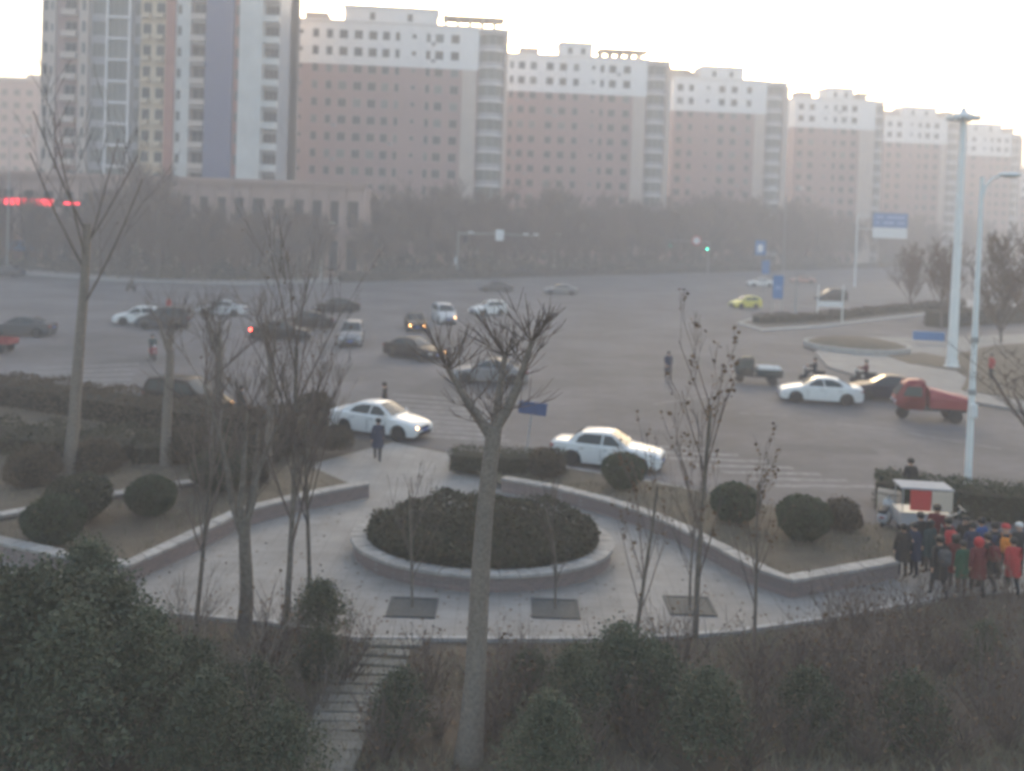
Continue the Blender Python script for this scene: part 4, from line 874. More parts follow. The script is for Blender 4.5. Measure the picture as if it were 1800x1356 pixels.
# blue boards on the island
b = G(1342, 512); hz = lambda y: D(1342, y, b.y).z; k = b.y / FOC
t = thing('bus_stop_sign', 'blue square sign with white symbol on a pole carrying a tilted blue flag below', 'road sign', b)
pole_mesh(hz(424), .07, .06, 8).build('pole', M['steel'], t)
mb = MB(); mb.bbox((-18*k, -.14, hz(449)), (1*k, -.08, hz(423)), .02); sp = mb.build('panel', M['signblue'], t)
mb = MB(); mb.bbox((-14*k, -.155, hz(444)), (-4*k, -.142, hz(433)), .004); mb.prism([(-14*k, 0), (-4*k, 0), (-9*k, 4*k)], .142, .156, 0, Matrix.Translation((0, 0, hz(433))) @ Matrix.Rotation(R(90), 4, 'X')); mb.build('white_symbol', M['signwhite'], sp)
mb = MB(); mb.bbox((-5*k, -.14, hz(482)), (9*k, -.08, hz(458)), .02, 0, None); mb.build('flag', M['signblue'], t)
b = G(1363, 566, .15); hz = lambda y: D(1363, y, b.y).z; k = b.y / FOC
t = thing('island_board', 'tall blue board on posts at the tip of the narrow island', 'road sign', b)
mb = MB(); mb.bbox((-7*k, -.05, hz(528)), (11*k, .05, hz(487)), .02); mb.build('board', M['signblue'], t)
mb = MB(); mb.box((-4*k, -.058, hz(512)), (8*k, -.052, hz(505))); mb.build('pale_band', mat('sign_pale_blue', (.15,.28,.5), .6, .2, 3), t)
for x in (-6, 10): mb = MB(); mb.tube([(x*k, .06, 0), (x*k, .06, hz(487))], .05, 6); mb.build('post', M['steel'], t)
b = G(1397, 567, .15); t = thing('post', 'slim grey post on the narrow island right of the blue board', 'post', b); pole_mesh(D(1397, 490, b.y).z, .1, .08, 8).build('pole', M['steel'], t); mb = MB(); mb.lathe([(.16, 0), (.16, .05)], 10); mb.build('base_plate', M['steel'], t)
b = G(1436, 565, .15); t = thing('notice_frame', 'two-legged white notice frame standing on the narrow island', 'sign', b); k = b.y / FOC
for x in (0, 44): mb = MB(); mb.tube([(x*k, 0, 0), (x*k, 0, D(1436, 503, b.y).z)], .07, 6); mb.build('leg', M['whitepole'], t)
mb = MB(); mb.box((0, -.04, D(1436, 541, b.y).z), (44*k, .04, D(1436, 532, b.y).z)); mb.build('rail', M['signwhite'], t)
b = G(925, 745); t = thing('street_name_sign', 'small blue street sign half hidden behind the pollarded trunk', 'road sign', G(925, 800)); t.rotation_euler[1] = R(5); b = t.location; hz = lambda y: D(925, y, b.y).z; k = b.y / FOC
mb = MB(); mb.bbox((-24*k, -.05, hz(728)), (26*k, .02, hz(706)), .02); mb.build('panel', M['signdull'], t); mb = MB(); mb.tube([(0, .06, 0), (0, .06, hz(704))], .035, 8); mb.build('post', M['steel'], t)

# ------------------------------------------------------------------ vehicles (front = +x)
def interp(tab, x):
    if x <= tab[0][0]: return tab[0][1]
    for (a, b), (c, d) in zip(tab, tab[1:]):
        if x <= c: t = (x - a) / (c - a); t = t * t * (3 - 2 * t) if False else t; return b + (d - b) * t
    return tab[-1][1]
STY = {
 'saloon': dict(L=4.6, W=1.78, belt=.92, top=[(-2.3, .78), (-2.26, .93), (-2.1, .99), (-1.45, 1.0), (.95, .95), (1.5, .87), (2.1, .74), (2.26, .62), (2.3, .5)],
   roof=[(-1.75, .98), (-1.3, 1.22), (-.95, 1.37), (-.5, 1.44), (-.1, 1.46), (.25, 1.42), (.6, 1.24), (1.08, .94)], hw=(.77, .56), ws=(.27, .98), rw=(-1.66, -.98), sides=[[(.84, .98), (.32, 1.33), (-.02, 1.36), (-.12, .98)], [(-.2, .98), (-.1, 1.36), (-.55, 1.36), (-.95, 1.24), (-1.18, .99)]]),
 'boxy_saloon': dict(L=4.5, W=1.72, belt=.90, top=[(-2.25, .74), (-2.22, .9), (-2.1, .95), (-1.4, .97), (.9, .93), (1.3, .89), (2.05, .78), (2.2, .68), (2.25, .52)],
   roof=[(-1.55, .95), (-1.2, 1.27), (-1.0, 1.37), (-.5, 1.42), (-.1, 1.43), (.2, 1.40), (.5, 1.22), (.95, .92)], hw=(.76, .60), ws=(.22, .86), rw=(-1.48, -1.02), sides=[[(.72, .96), (.26, 1.32), (-.05, 1.34), (-.1, .96)], [(-.18, .96), (-.13, 1.34), (-.85, 1.33), (-1.08, 1.2), (-1.2, .97)]]),
 'hatch': dict(L=3.9, W=1.68, belt=.92, top=[(-1.95, .7), (-1.92, .98), (-1.75, 1.02), (-1.4, 1.02), (.8, .97), (1.3, .88), (1.75, .76), (1.92, .62), (1.95, .5)],
   roof=[(-1.9, 1.0), (-1.7, 1.28), (-1.5, 1.42), (-.9, 1.5), (-.3, 1.52), (.1, 1.48), (.5, 1.25), (.95, .95)], hw=(.74, .56), ws=(.12, .86), rw=(-1.86, -1.52), sides=[[(.7, .99), (.18, 1.37), (-.25, 1.41), (-.3, .99)], [(-.38, .99), (-.33, 1.41), (-1.0, 1.4), (-1.4, 1.25), (-1.45, 1.0)]]),
 'van': dict(L=4.3, W=1.75, belt=1.05, top=[(-2.15, .7), (-2.12, 1.08), (-2.0, 1.12), (-1.4, 1.12), (1.1, 1.08), (1.5, 1.0), (1.9, .84), (2.12, .68), (2.15, .5)],
   roof=[(-2.1, 1.1), (-2.0, 1.45), (-1.85, 1.66), (-1.2, 1.75), (-.3, 1.77), (.35, 1.7), (.8, 1.38), (1.25, 1.07)], hw=(.8, .64), ws=(.4, 1.15), rw=(-2.07, -1.88), sides=[[(.98, 1.12), (.44, 1.55), (-.2, 1.6), (-.25, 1.12)], [(-.33, 1.12), (-.28, 1.6), (-1.1, 1.6), (-1.1, 1.12)], [(-1.2, 1.12), (-1.2, 1.6), (-1.7, 1.56), (-1.8, 1.14)]]),
}
WH = {}
def wheel_meshes(r=.31, w=.19):
    if (r, w) not in WH:
        A = Matrix.Rotation(R(90), 4, 'X'); mb = MB(); mb.lathe([(r*.62, -w/2), (r*.92, -w/2), (r, -w*.35), (r, w*.35), (r*.92, w/2), (r*.62, w/2)], 20, 0, A); ty = mb.mesh('tyre', [M['rubber']], 40)
        mb = MB(); mb.lathe([(r*.61, -w*.3), (r*.6, w*.3), (r*.5, w*.28), (r*.15, w*.22), (.001, w*.25)], 18, 0, A); mb.lathe([(.001, -w*.3), (r*.61, -w*.301)], 18, 0, A)
        for i in range(5): mb.box((r*.1, -w*.36, -.025), (r*.55, -w*.2, .025), 0, Matrix.Rotation(i * 2 * math.pi / 5, 4, 'Y')); mb.box((r*.1, w*.2, -.025), (r*.55, w*.36, .025), 0, Matrix.Rotation(i * 2 * math.pi / 5, 4, 'Y'))
        rm = mb.mesh('rim', [M['rim']], 40); WH[(r, w)] = ty, rm
    return WH[(r, w)]
def add_wheel(parent, x, y, r=.31, w=.19):
    t, m = wheel_meshes(r, w); e = link('wheel', t, parent, (x, y, r)); link('rim', m, e); return e
CARM = {}
def car_meshes(sty):
    if sty in CARM: return CARM[sty]
    s = STY[sty]; L, W = s['L'], s['W']; hl = L / 2; hw = W / 2; wr = .31; xf, xr = hl - .88, -hl + .92; out = {}
    xs = sorted({-hl, -hl + .03, -hl + .12, hl - .12, hl - .03, hl} | {x for x, _ in s['top']} | {xc + .42 * q for xc in (xf, xr) for q in (-1, -.9, -.7, -.4, 0, .4, .7, .9, 1)} | {-1.0, -.4, .2})
    def half(x): e = abs(x) / hl; return hw * (1 - .2 * max(0, e - .55) ** 1.6 * 2.6 - (.05 if e > .985 else 0))
    def bot(x, z=.2):
        for xc in (xf, xr):
            if abs(x - xc) < .405: return max(z, wr + math.sqrt(max(0, .40 ** 2 - (x - xc) ** 2)) - .02)
        return z + (.08 if abs(x) > hl - .1 else 0)
    rings = []
    for x in xs:
        h = half(x); zt = interp(s['top'], x); zb = bot(x); zm = max(zb + .02, min(.62, zt - .06)); zs = max(zm + .02, zt - .05)
        sec = [(h * .8, zb), (h * .985, zb), (h, max(zb + .01, min(.4, zm))), (h * .995, zm), (h * .96, zs), (h * .86, zt), (h * .4, zt + .025), (0, zt + .03)]
        rings.append([(x, y, z) for y, z in sec] + [(x, -y, z) for y, z in sec[-2::-1]])
    mb = MB(); n = len(rings[0]); vs = [p for r in rings for p in r]; fs = []
    for i in range(len(rings) - 1):
        for j in range(n - 1): fs.append((i*n + j, i*n + j + 1, (i+1)*n + j + 1, (i+1)*n + j))
    fs.append(tuple(range(n - 1, -1, -1))[::-1]); fs.append(tuple((len(rings)-1)*n + j for j in range(n))[::-1])
    mb.add(vs, fs)
    wb, wt = s['hw']; zb = s['belt']; zmax = max(z for _, z in s['roof']); wid = lambda z: wb + (wt - wb) * (z - zb) / (zmax - zb)
    rg_ = []
    for x, z in s['roof']:
        h = wid(z); rg_.append([(x, h + .01, zb), (x, h, z - .03), (x, h - .06, z), (x, h * .4, z + .018), (x, 0, z + .022), (x, -h * .4, z + .018), (x, -h + .06, z), (x, -h, z - .03), (x, -h - .01, zb)])
    for r_ in rg_: r_[0] = (r_[0][0], wb, zb); r_[-1] = (r_[-1][0], -wb, zb)
    n = 9; vs = [p for r_ in rg_ for p in r_]; fs = []
    for i in range(len(rg_) - 1):
        for j in range(n - 1): fs.append((i*n + j, i*n + j + 1, (i+1)*n + j + 1, (i+1)*n + j))
    mb.add(vs, fs); out['body'] = mb
    body_me = mb
    under = MB(); under.box((-hl + .1, -hw * .78, .16), (hl - .1, hw * .78, .5)); out['underbody'] = under.mesh('underbody', [M['dark']])
    def roofz(x): return interp(s['roof'], x)
    def screen(a, b):
        m_ = MB(); st = [a, a + (b - a) / 3, a + (b - a) * 2 / 3, b]; vs = []
        for x in st:
            z = roofz(x); h = wid(z) - .09
            for q in (-1, -.4, 0, .4, 1): vs.append((x, h * q, z + (.005 if abs(q) == 1 else .022 if abs(q) == .4 else .026)))
        m_.add(vs, [(i*5 + j, (i+1)*5 + j, (i+1)*5 + j + 1, i*5 + j + 1) for i in range(3) for j in range(4)])
        return m_
    # push the glass clear of the bodywork along its tilt
    def lift(m_, dx): m_.v = [(x + dx, y, z + .012) for x, y, z in m_.v]; return m_
    out['windscreen'] = lift(screen(*s['ws']), .012).mesh('windscreen', [M['carglass']], 60); out['rear_window'] = lift(screen(*s['rw']), -.012).mesh('rear_window', [M['carglass']], 60)
    out['side'] = []
    for poly in s['sides']:
        for sg in (1, -1):
            m_ = MB(); vs = [(x, sg * (wid(z) + .012), z) for x, z in poly]; m_.add(vs, [tuple(range(len(vs)))]); out['side'].append(m_.mesh('side_window', [M['carglass']]))
    def lampm(x, y, z, r, m, nm):
        m_ = MB(); m_.ball((x, y, z), r, 10, 6); return m_.mesh(nm, [M[m]], 60)
    fz = interp(s['top'], hl - .12) - .09; rz = interp(s['top'], -hl + .05) - .14
    out['head'] = [(hl - .17, sg * hw * .68, fz) for sg in (1, -1)]; out['tail'] = [(-hl + .07, sg * hw * .72, rz) for sg in (1, -1)]
    m_ = MB(); m_.ball((0, 0, 0), (.17, .22, .075), 10, 6); out['headm'] = m_.mesh('headlight', [M['lens']], 60)
    m_ = MB(); m_.ball((0, 0, 0), (.1, .2, .09), 10, 6); out['tailm'] = m_.mesh('tail_light', [M['taillens']], 60)
    g = MB(); g.bbox((hl - .06, -.38, .5), (hl + .012, .38, .62), .01); g.bbox((hl - .06, -.6, .28), (hl + .01, .6, .4), .01); out['grille'] = g.mesh('grille', [M['dark']])
    pl = MB(); pl.box((hl + .014, -.22, .42), (hl + .026, .22, .53)); out['platef'] = pl.mesh('number_plate', [M['plate']]); pl = MB(); pl.box((-hl - .02, -.22, .62), (-hl - .004, .22, .74)); out['plater'] = pl.mesh('number_plate', [M['plate']])
    out['mirror'] = []
    mx = s['sides'][0][0][0] - .06
    for sg in (1, -1): m_ = MB(); m_.ball((mx, sg * (hw + .05), zb + .1), (.07, .1, .07), 8, 6); m_.tube([(mx, sg * (wb - .02), zb + .05), (mx, sg * hw, zb + .09)], .025, 5); out['mirror'].append(m_)
    out['handle'] = []
    for hx in (-.05, -1.0):
        for sg in (1, -1): m_ = MB(); m_.bbox((hx, sg * hw * .985 - .012, zb - .14), (hx + .16, sg * hw * .985 + .022, zb - .105), .008); out['handle'].append(m_)
    ln = MB()
    for hx in (.78, -.16, -1.08):
        for sg in (1, -1): ln.box((hx - .006, sg * hw - .02, .32), (hx + .006, sg * hw + .003, zb - .12))
    out['seam'] = ln.mesh('door_seam', [M['dark']])
    out['wheels'] = [(x, sg * (hw - .12)) for x in (xf, xr) for sg in (1, -1)]
    CARM[sty] = out; return out
PM = {}
def car(sty, pcol, loc, heading, label, head=(), tail=(), group=None, cat='car', scale=.96):
    """heading: degrees, direction the nose points, 0 = +X (to the right), 90 = away from the camera"""
    o = car_meshes(sty); rt = thing('car', label, cat, (loc[0], loc[1], 0.004), R(heading), group); rt.scale = (scale,) * 3
    k = (sty, pcol)
    if k not in PM: PM[k] = (o['body'].mesh('body', [P[pcol]], 35), [m.mesh('mirror', [P[pcol]], 60) for m in o['mirror']], [m.mesh('door_handle', [M['chrome']]) for m in o['handle']])
    b, mi, ha = PM[k]; body = link('body', b, rt)
    link('underbody', o['underbody'], rt); link('windscreen', o['windscreen'], rt); link('rear_window', o['rear_window'], rt)
    for m in o['side']: link('side_window', m, rt)
    for m in mi: link('mirror', m, rt)
    for m in ha: link('door_handle', m, body)
    link('door_seam', o['seam'], body)
    for i, p in enumerate(o['head']): link('headlight', o['headm'], rt, p, None, [M['lit']] if i in head else None).scale = (1, .62, 1) if i in head else (1, 1, 1)
    for i, p in enumerate(o['tail']): link('tail_light', o['tailm'], rt, p, None, [M['litred']] if i in tail else None)
    link('grille', o['grille'], rt); link('number_plate', o['platef'], rt); link('number_plate', o['plater'], rt)
    for x, y in o['wheels']: add_wheel(rt, x, y)
    return rt
def at(px, py): return G(px, py)
gc = 'cars in the junction'
car('saloon', 'white', at(668, 762), -24, 'nearest white saloon crossing the zebra stripes with one lamp lit', head=(1,), group=gc)
car('boxy_saloon', 'white', at(1068, 818), -17, 'boxy white saloon behind the round planter and short hedge', group=gc)
car('saloon', 'white', at(1440, 706), 172, 'white saloon driving left beside the right island', group=gc)
car('saloon', 'navy', at(1560, 702), 172, 'black saloon close behind the right white saloon', group=gc)
car('saloon', 'brown', at(727, 630), -38, 'shiny brown-black saloon with one headlight glowing in mid junction', head=(0,), group=gc)
car('saloon', 'black', at(730, 580), -80, 'black car facing the camera with both headlights lit', head=(0, 1), group=gc)
car('van', 'silver', at(780, 567), -74, 'silver estate facing the camera behind the lit black car', head=(0,), group=gc)
car('hatch', 'white', at(858, 554), -148, 'white hatchback turning left in the middle of the junction', group=gc)
car('saloon', 'darkgrey', at(872, 513), 186, 'dark saloon at the far kerb hedge, left of a grey one', group=gc)
car('saloon', 'grey', at(985, 518), 186, 'grey saloon at the far kerb hedge, right of a dark one', group=gc)
car('van', 'grey', at(618, 605), -84, 'grey people carrier facing the camera left of the brown-black saloon', group=gc)
car('saloon', 'black', at(590, 549), 205, 'dark saloon driving away to the left behind the grey people carrier', group=gc)
car('saloon', 'silver', at(390, 555), 180, 'silver saloon driving left behind the bare twigs', head=(1,), group=gc)
car('saloon', 'black', at(495, 597), 5, 'black saloon with glowing red tail lamp', tail=(1,), group=gc)
car('saloon', 'brown', at(540, 577), 185, 'dark brown saloon tucked behind the one with the red tail lamp', head=(1,), group=gc)
car('hatch', 'white', at(243, 570), 190, 'white hatchback pointing left beside the red-coated person', group=gc)
car('van', 'darkgrey', at(287, 577), 186, 'dark van overlapping the white hatchback', group=gc)
car('saloon', 'darkgrey', at(38, 590), 185, 'dark saloon leaving at the left photo edge', head=(1,), group=gc)
car('van', 'brown', at(330, 728), -22, 'dark car behind the left hedge with an orange lamp lit', head=(0, 1), group=gc)
car('saloon', 'grey', at(862, 672), 176, 'grey saloon passing behind the top of the pollarded trunk', group=gc)
car('hatch', 'yellow', at(1310, 542), 200, 'small yellow taxi left of the narrow island', group=gc, cat='taxi')
car('saloon', 'white', at(1336, 504), 190, 'distant white saloon beyond the yellow taxi', group=gc)
car('saloon', 'tan', at(1410, 498), 188, 'distant reddish tan saloon behind the island boards', group=gc)
car('van', 'black', at(1461, 530), 190, 'black van behind the two-legged notice frame', group=gc)
car('saloon', 'darkgrey', at(10, 486), 180, 'far dark car at the kerb on the left photo edge', group=gc)

def motor_tricycle(loc, heading, cabm, bedm, label, cargo=None, roofm=None, sc=1.0, cover=None):
    rt = thing('motor_tricycle', label, 'cargo tricycle', (loc[0], loc[1], .004), R(heading)); rt.scale = (sc,) * 3
    mb = MB(); mb.bbox((-1.5, -.62, .5), (.1, .62, .58), .02); mb.build('bed_floor', M['dark'], rt)
    for a, b in [((-1.5, -.62, .58), (.1, -.58, .95)), ((-1.5, .58, .58), (.1, .62, .95)), ((-1.5, -.58, .58), (-1.46, .58, .95)), ((.06, -.58, .58), (.1, .58, .95))]: mb = MB(); mb.bbox(a, b, .012); mb.build('bed_side', bedm, rt)
    mb = MB()
    prof = [(.25, .45), (1.15, .45), (1.42, .62), (1.38, .95), (1.1, 1.45), (.95, 1.62), (.3, 1.66), (.25, 1.6)]
    vs = [(x, -.58 if z < 1.2 else -.5, z) for x, z in prof] + [(x, .58 if z < 1.2 else .5, z) for x, z in prof]; n = len(prof)
    mb.add(vs, [tuple(range(n - 1, -1, -1)), tuple(range(n, 2*n))] + [(i, (i+1) % n, n + (i+1) % n, n + i) for i in range(n)]); bm = bmesh.new(); tmp = mb.mesh('tmp', cabm); bm.from_mesh(tmp); bmesh.ops.bevel(bm, geom=bm.edges[:], offset=.09, segments=2, affect='EDGES'); bm.to_mesh(tmp); bm.free(); tmp.polygons.foreach_set('use_smooth', [True] * len(tmp.polygons)); tmp.name = 'cab'; cab = link('cab', tmp, rt)
    mb = MB(); mb.add([(1.385, -.46, 1.0), (1.385, .46, 1.0), (1.125, .42, 1.42), (1.125, -.42, 1.42)], [(0, 1, 2, 3)]); mb.v = [(x + .018, y, z + .012) for x, y, z in mb.v]; mb.build('windscreen', M['carglass'], rt)
    for sg in (1, -1):
        mb = MB(); vs = [(.42, sg * .60, 1.02), (1.18, sg * .60, 1.02), (1.0, sg * .545, 1.42), (.42, sg * .545, 1.42)]; mb.add([(x, y + sg * .006, z) for x, y, z in vs], [(0, 1, 2, 3)]); mb.build('side_window', M['carglass'], rt)
    mb = MB(); mb.ball((1.42, .3, .75), (.05, .09, .08), 8, 6); mb.build('headlight', M['lens'], rt, 60); mb = MB(); mb.ball((1.42, -.3, .75), (.05, .09, .08), 8, 6); mb.build('headlight', M['lens'], rt, 60)
    mb = MB(); mb.tube([(-1.4, 0, .42), (1.2, 0, .42)], .05, 6); mb.tube([(-.9, -.55, .28), (-.9, .55, .28)], .04, 6); mb.build('chassis', M['dark'], rt)
    mb = MB(); mb.bbox((.95, -.12, .5), (1.25, .12, .6), .02); mb.build('mudguard', M['dark'], rt)
    add_wheel(rt, 1.05, 0, .26, .12); add_wheel(rt, -.9, .58, .28, .14); add_wheel(rt, -.9, -.58, .28, .14)
    if cover:
        mb = MB(); xs_ = [-1.48, -1.3, -.7, -.1, .12]; hs = [.08, .16, .26, .40, .44]; n_ = 9; vs = []
        for x, h in zip(xs_, hs):
            for q in range(n_): a = math.pi * q / (n_ - 1); vs.append((x, .63 * math.cos(a), .955 + h * math.sin(a) ** .7))
        mb.add(vs, [(i*n_ + j, i*n_ + j + 1, (i+1)*n_ + j + 1, (i+1)*n_ + j) for i in range(len(xs_) - 1) for j in range(n_ - 1)] + [tuple(range(n_)), tuple((len(xs_)-1)*n_ + q for q in range(n_ - 1, -1, -1))]); mb.build('bed_cover', cover, rt, 50)
    if cargo:
        c = thing('cargo_heap', cargo[1], 'cargo', (0, 0, 0), R(heading)); wv = Matrix.Rotation(R(heading), 4, 'Z') @ Vector((-.7 * sc, 0, .59 * sc)); c.location = Vector((loc[0], loc[1], .004)) + wv
        rg = random.Random(len(label)); c.scale = (sc,) * 3
        for i in range(6): mb = MB(); mb.bbox((-.28, -.24, 0), (.28, .24, .52), .08); mb.build('sack', cargo[0], c, 50, loc=(-.45 + .45 * (i % 3), -.26 + .52 * (i // 3), rg.uniform(0, .02)), rz=rg.uniform(-.2, .2))
    return rt
motor_tricycle(at(1330, 674), 172, P['darkcab'], P['darkcab'], 'dark-cabbed cargo tricycle carrying pale sacks ahead of the white saloon', (C['white'], 'pale sacks heaped on the dark tricycle bed'), sc=.97)
motor_tricycle(at(1632, 738), 170, P['red'], P['red'], 'red cargo tricycle with a rounded red cover, behind the street lamp', sc=1.22, cover=P['red'])
motor_tricycle(at(-14, 618), 176, P['red'], P['red'], 'red cargo tricycle cut off by the left photo edge', sc=.95)

def scooter(loc, heading, m, label, windcover=None, lit=False):
    rt = thing('motor_scooter', label, 'scooter', (loc[0], loc[1], loc[2] + .004), R(heading))
    add_wheel(rt, .62, 0, .22, .1); add_wheel(rt, -.55, 0, .22, .1)
    mb = MB(); mb.tube([(.6, 0, .25), (.52, 0, .5), (.42, 0, .98)], [.03, .035, .03], 8); mb.build('fork', M['steel'], rt)
    mb = MB(); mb.bbox((.36, -.16, .32), (.5, .16, .85), .04); mb.build('leg_shield', m, rt, 50)
    mb = MB(); mb.bbox((-.05, -.14, .26), (.42, .14, .33), .02); mb.build('footboard', M['dark'], rt)
    mb = MB(); mb.bbox((-.75, -.15, .34), (-.02, .15, .66), .07); mb.build('tail', m, rt, 50)
    mb = MB(); mb.bbox((-.75, -.13, .665), (.0, .13, .76), .03); mb.build('saddle', M['dark'], rt, 50)
    mb = MB(); mb.tube([(.4, -.32, 1.02), (.44, 0, .98), (.4, .32, 1.02)], .018, 6); mb.build('handlebar', M['dark'], rt)
    mb = MB(); mb.ball((.5, 0, .88), (.07, .08, .07), 8, 6); mb.build('headlight', M['lit'] if lit else M['lens'], rt, 60)
    mb = MB(); mb.ball((-.76, 0, .55), (.03, .08, .04), 8, 6); mb.build('tail_light', M['taillens'], rt, 60)
    if windcover: mb = MB(); mb.bbox((.5, -.36, .35), (.56, .36, 1.15), .02); mb.build('wind_apron', windcover, rt, 50)
    return rt

# ------------------------------------------------------------------ people (front = +x)
def skeleton(pose):
    J = dict(pel=((0, 0, .93), .145), sp=((0, 0, 1.12), .15), ch=((0, 0, 1.31), .165), ne=((.01, 0, 1.47), .062), h0=((.03, 0, 1.545), .085), h1=((.035, 0, 1.62), .105), h2=((.025, 0, 1.70), .07))
    for s, n in ((1, 'l'), (-1, 'r')):
        J['sh' + n] = ((0, s * .17, 1.39), .08); J['el' + n] = ((-.03, s * .23, 1.13), .06); J['wr' + n] = ((.05, s * .24, .89), .042); J['ha' + n] = ((.08, s * .235, .80), .036)
        J['hi' + n] = ((0, s * .09, .86), .115); J['kn' + n] = ((.03, s * .1, .49), .075); J['an' + n] = ((-.01, s * .1, .10), .052); J['to' + n] = ((.14, s * .11, .045), .042)
    def st(k, p): J[k] = (p, J[k][1])
    if pose == 'walk':
        st('knl', (.16, .1, .5)); st('anl', (.22, .1, .12)); st('tol', (.37, .11, .07)); st('knr', (-.04, -.1, .49)); st('anr', (-.26, -.1, .16)); st('tor', (-.15, -.11, .05))
        st('ell', (-.1, .23, 1.13)); st('wrl', (-.06, .24, .9)); st('hal', (-.03, .235, .81)); st('elr', (.05, -.23, 1.13)); st('wrr', (.2, -.23, .96)); st('har', (.27, -.22, .89))
    if pose == 'ride':
        dz = -.13; J = {k: ((p[0] - .15, p[1], p[2] + dz), r) for k, (p, r) in J.items()}
        for s, n in ((1, 'l'), (-1, 'r')):
            st('hi' + n, (-.1, s * .1, .77)); st('kn' + n, (.3, s * .14, .72)); st('an' + n, (.22, s * .12, .40)); st('to' + n, (.37, s * .12, .365))
            st('el' + n, (.02, s * .25, 1.05)); st('wr' + n, (.27, s * .27, 1.06)); st('ha' + n, (.37, s * .27, 1.06))
    if pose == 'phone':
        for s, n in ((1, 'l'), (-1, 'r')): st('el' + n, (.02, s * .23, 1.13)); st('wr' + n, (.22, s * .14, 1.2)); st('ha' + n, (.3, s * .1, 1.24))
        st('h0', (.05, 0, 1.54)); st('h1', (.075, 0, 1.61)); st('h2', (.085, 0, 1.69))
    if pose == 'sit': pass
    return J
BONES = [('pel', 'sp'), ('sp', 'ch'), ('ch', 'ne'), ('ne', 'h0'), ('h0', 'h1'), ('h1', 'h2')] + [b for n in 'lr' for b in (('ch', 'sh' + n), ('sh' + n, 'el' + n), ('el' + n, 'wr' + n), ('wr' + n, 'ha' + n), ('pel', 'hi' + n), ('hi' + n, 'kn' + n), ('kn' + n, 'an' + n), ('an' + n, 'to' + n))]
def region(b):
    if b[1] in ('h0', 'h1', 'h2') or b[1][:2] == 'ha': return 0
    if b[1][:2] in ('hi', 'kn', 'an'): return 2
    if b[1][:2] == 'to': return 3
    return 1
BODY = {}
def body_mesh(pose):
    if pose in BODY: return BODY[pose]
    J = skeleton(pose); bm = bmesh.new(); lay = bm.verts.layers.skin.verify(); V = {}
    for k, (p, r) in J.items(): V[k] = bm.verts.new(p); V[k][lay].radius = (r, r * (.8 if k in ('sp', 'ch', 'pel') else 1)); V[k][lay].use_root = k == 'pel'
    for k in ('sp', 'ch', 'pel'): V[k][lay].radius = (J[k][1], J[k][1] * .78)
    for a, b in BONES: bm.edges.new((V[a], V[b]))
    me = bpy.data.meshes.new('tmp'); bm.to_mesh(me); bm.free(); ob = bpy.data.objects.new('tmp', me); COL.objects.link(ob)
    sm = ob.modifiers.new('s', 'SKIN'); sm.use_smooth_shade = True; ss = ob.modifiers.new('u', 'SUBSURF'); ss.levels = 1; ss.render_levels = 1
    dg = bpy.context.evaluated_depsgraph_get(); ev = ob.evaluated_get(dg); res = bpy.data.meshes.new_from_object(ev)
    vs = [v.co.copy() for v in res.vertices]; fs = [tuple(p.vertices) for p in res.polygons]
    bpy.data.objects.remove(ob); bpy.data.meshes.remove(me); bpy.data.meshes.remove(res)
    mb = MB(); mis = []
    for f in fs:
        c = sum((vs[i] for i in f), Vector()) / len(f); best = None
        for b in BONES:
            A, B = Vector(J[b[0]][0]), Vector(J[b[1]][0]); t = max(0, min(1, (c - A).dot(B - A) / (B - A).length_squared)); d = (c - A.lerp(B, t)).length - (J[b[0]][1] * (1 - t) + J[b[1]][1] * t)
            if best is None or d < best[0]: best = (d, b)
        r = region(best[1])
        if pose in ('stand', 'walk', 'phone') and r == 2 and c.z > .74: r = 1
        mis.append(r)
    mb.v = [tuple(v) for v in vs]; mb.f = list(fs); mb.m = mis
    hx, hy, hz = J['h1'][0]
    mb.ball((hx + .112, hy, hz - .015), (.028, .016, .026), 6, 4, 0)                                         # nose
    for s in (1, -1):
        mb.ball((hx + .1, hy + s * .036, hz + .012), (.012, .015, .009), 6, 4, 4); mb.ball((hx - .005, hy + s * .103, hz), (.03, .012, .035), 6, 4, 0)
    mb.box((hx + .088, hy - .025, hz - .062), (hx + .104, hy + .025, hz - .054), 5)
    for n, s in (('l', 1), ('r', -1)):                                                                     # fingers and thumb
        w_, h_ = Vector(J['wr' + n][0]), Vector(J['ha' + n][0]); d = (h_ - w_).normalized(); sd = d.cross(Vector((0, s, 0))).normalized(); dn = sd.cross(d)
        for i, L in enumerate((.066, .076, .07, .055)):
            q = h_ + sd * (i - 1.5) * .019 - d * .005; bd = (d - dn * .0 + Vector((.25, -s * .15, 0))).normalized(); mb.tube([q, q + d * L * .5, q + d * L * .5 + bd * L * .5], [.0095, .009, .006], 5, 0)
        q = w_.lerp(h_, .55) + sd * -.03; mb.tube([q, q + (d - sd * .8).normalized() * .035, q + (d * 1.6 - sd * .6).normalized() * .065], [.012, .011, .007], 5, 0)
    me = mb.mesh('body', [M['skin'], C['black'], C['jeans'], M['shoe'], M['eye'], C['maroon']], 60)
    hb = MB(); hb.lathe([(.113, -.03), (.122, .01), (.12, .05), (.1, .095), (.06, .12), (.001, .127)], 14, 0, Matrix.Translation((hx - .012, hy, hz)) @ Matrix.Rotation(R(-14), 4, 'Y'))
    hair = hb.mesh('hair', [M['hair']], 60)
    lh = MB(); lh.lathe([(.05, -.26), (.1, -.2), (.115, -.08), (.125, .01), (.122, .05), (.1, .095), (.06, .12), (.001, .127)], 14, 0, Matrix.Translation((hx - .03, hy, hz)) @ Matrix.Rotation(R(-14), 4, 'Y')); lhair = lh.mesh('hair', [M['hair']], 60)
    cx, cy, cz = J['ch'][0]
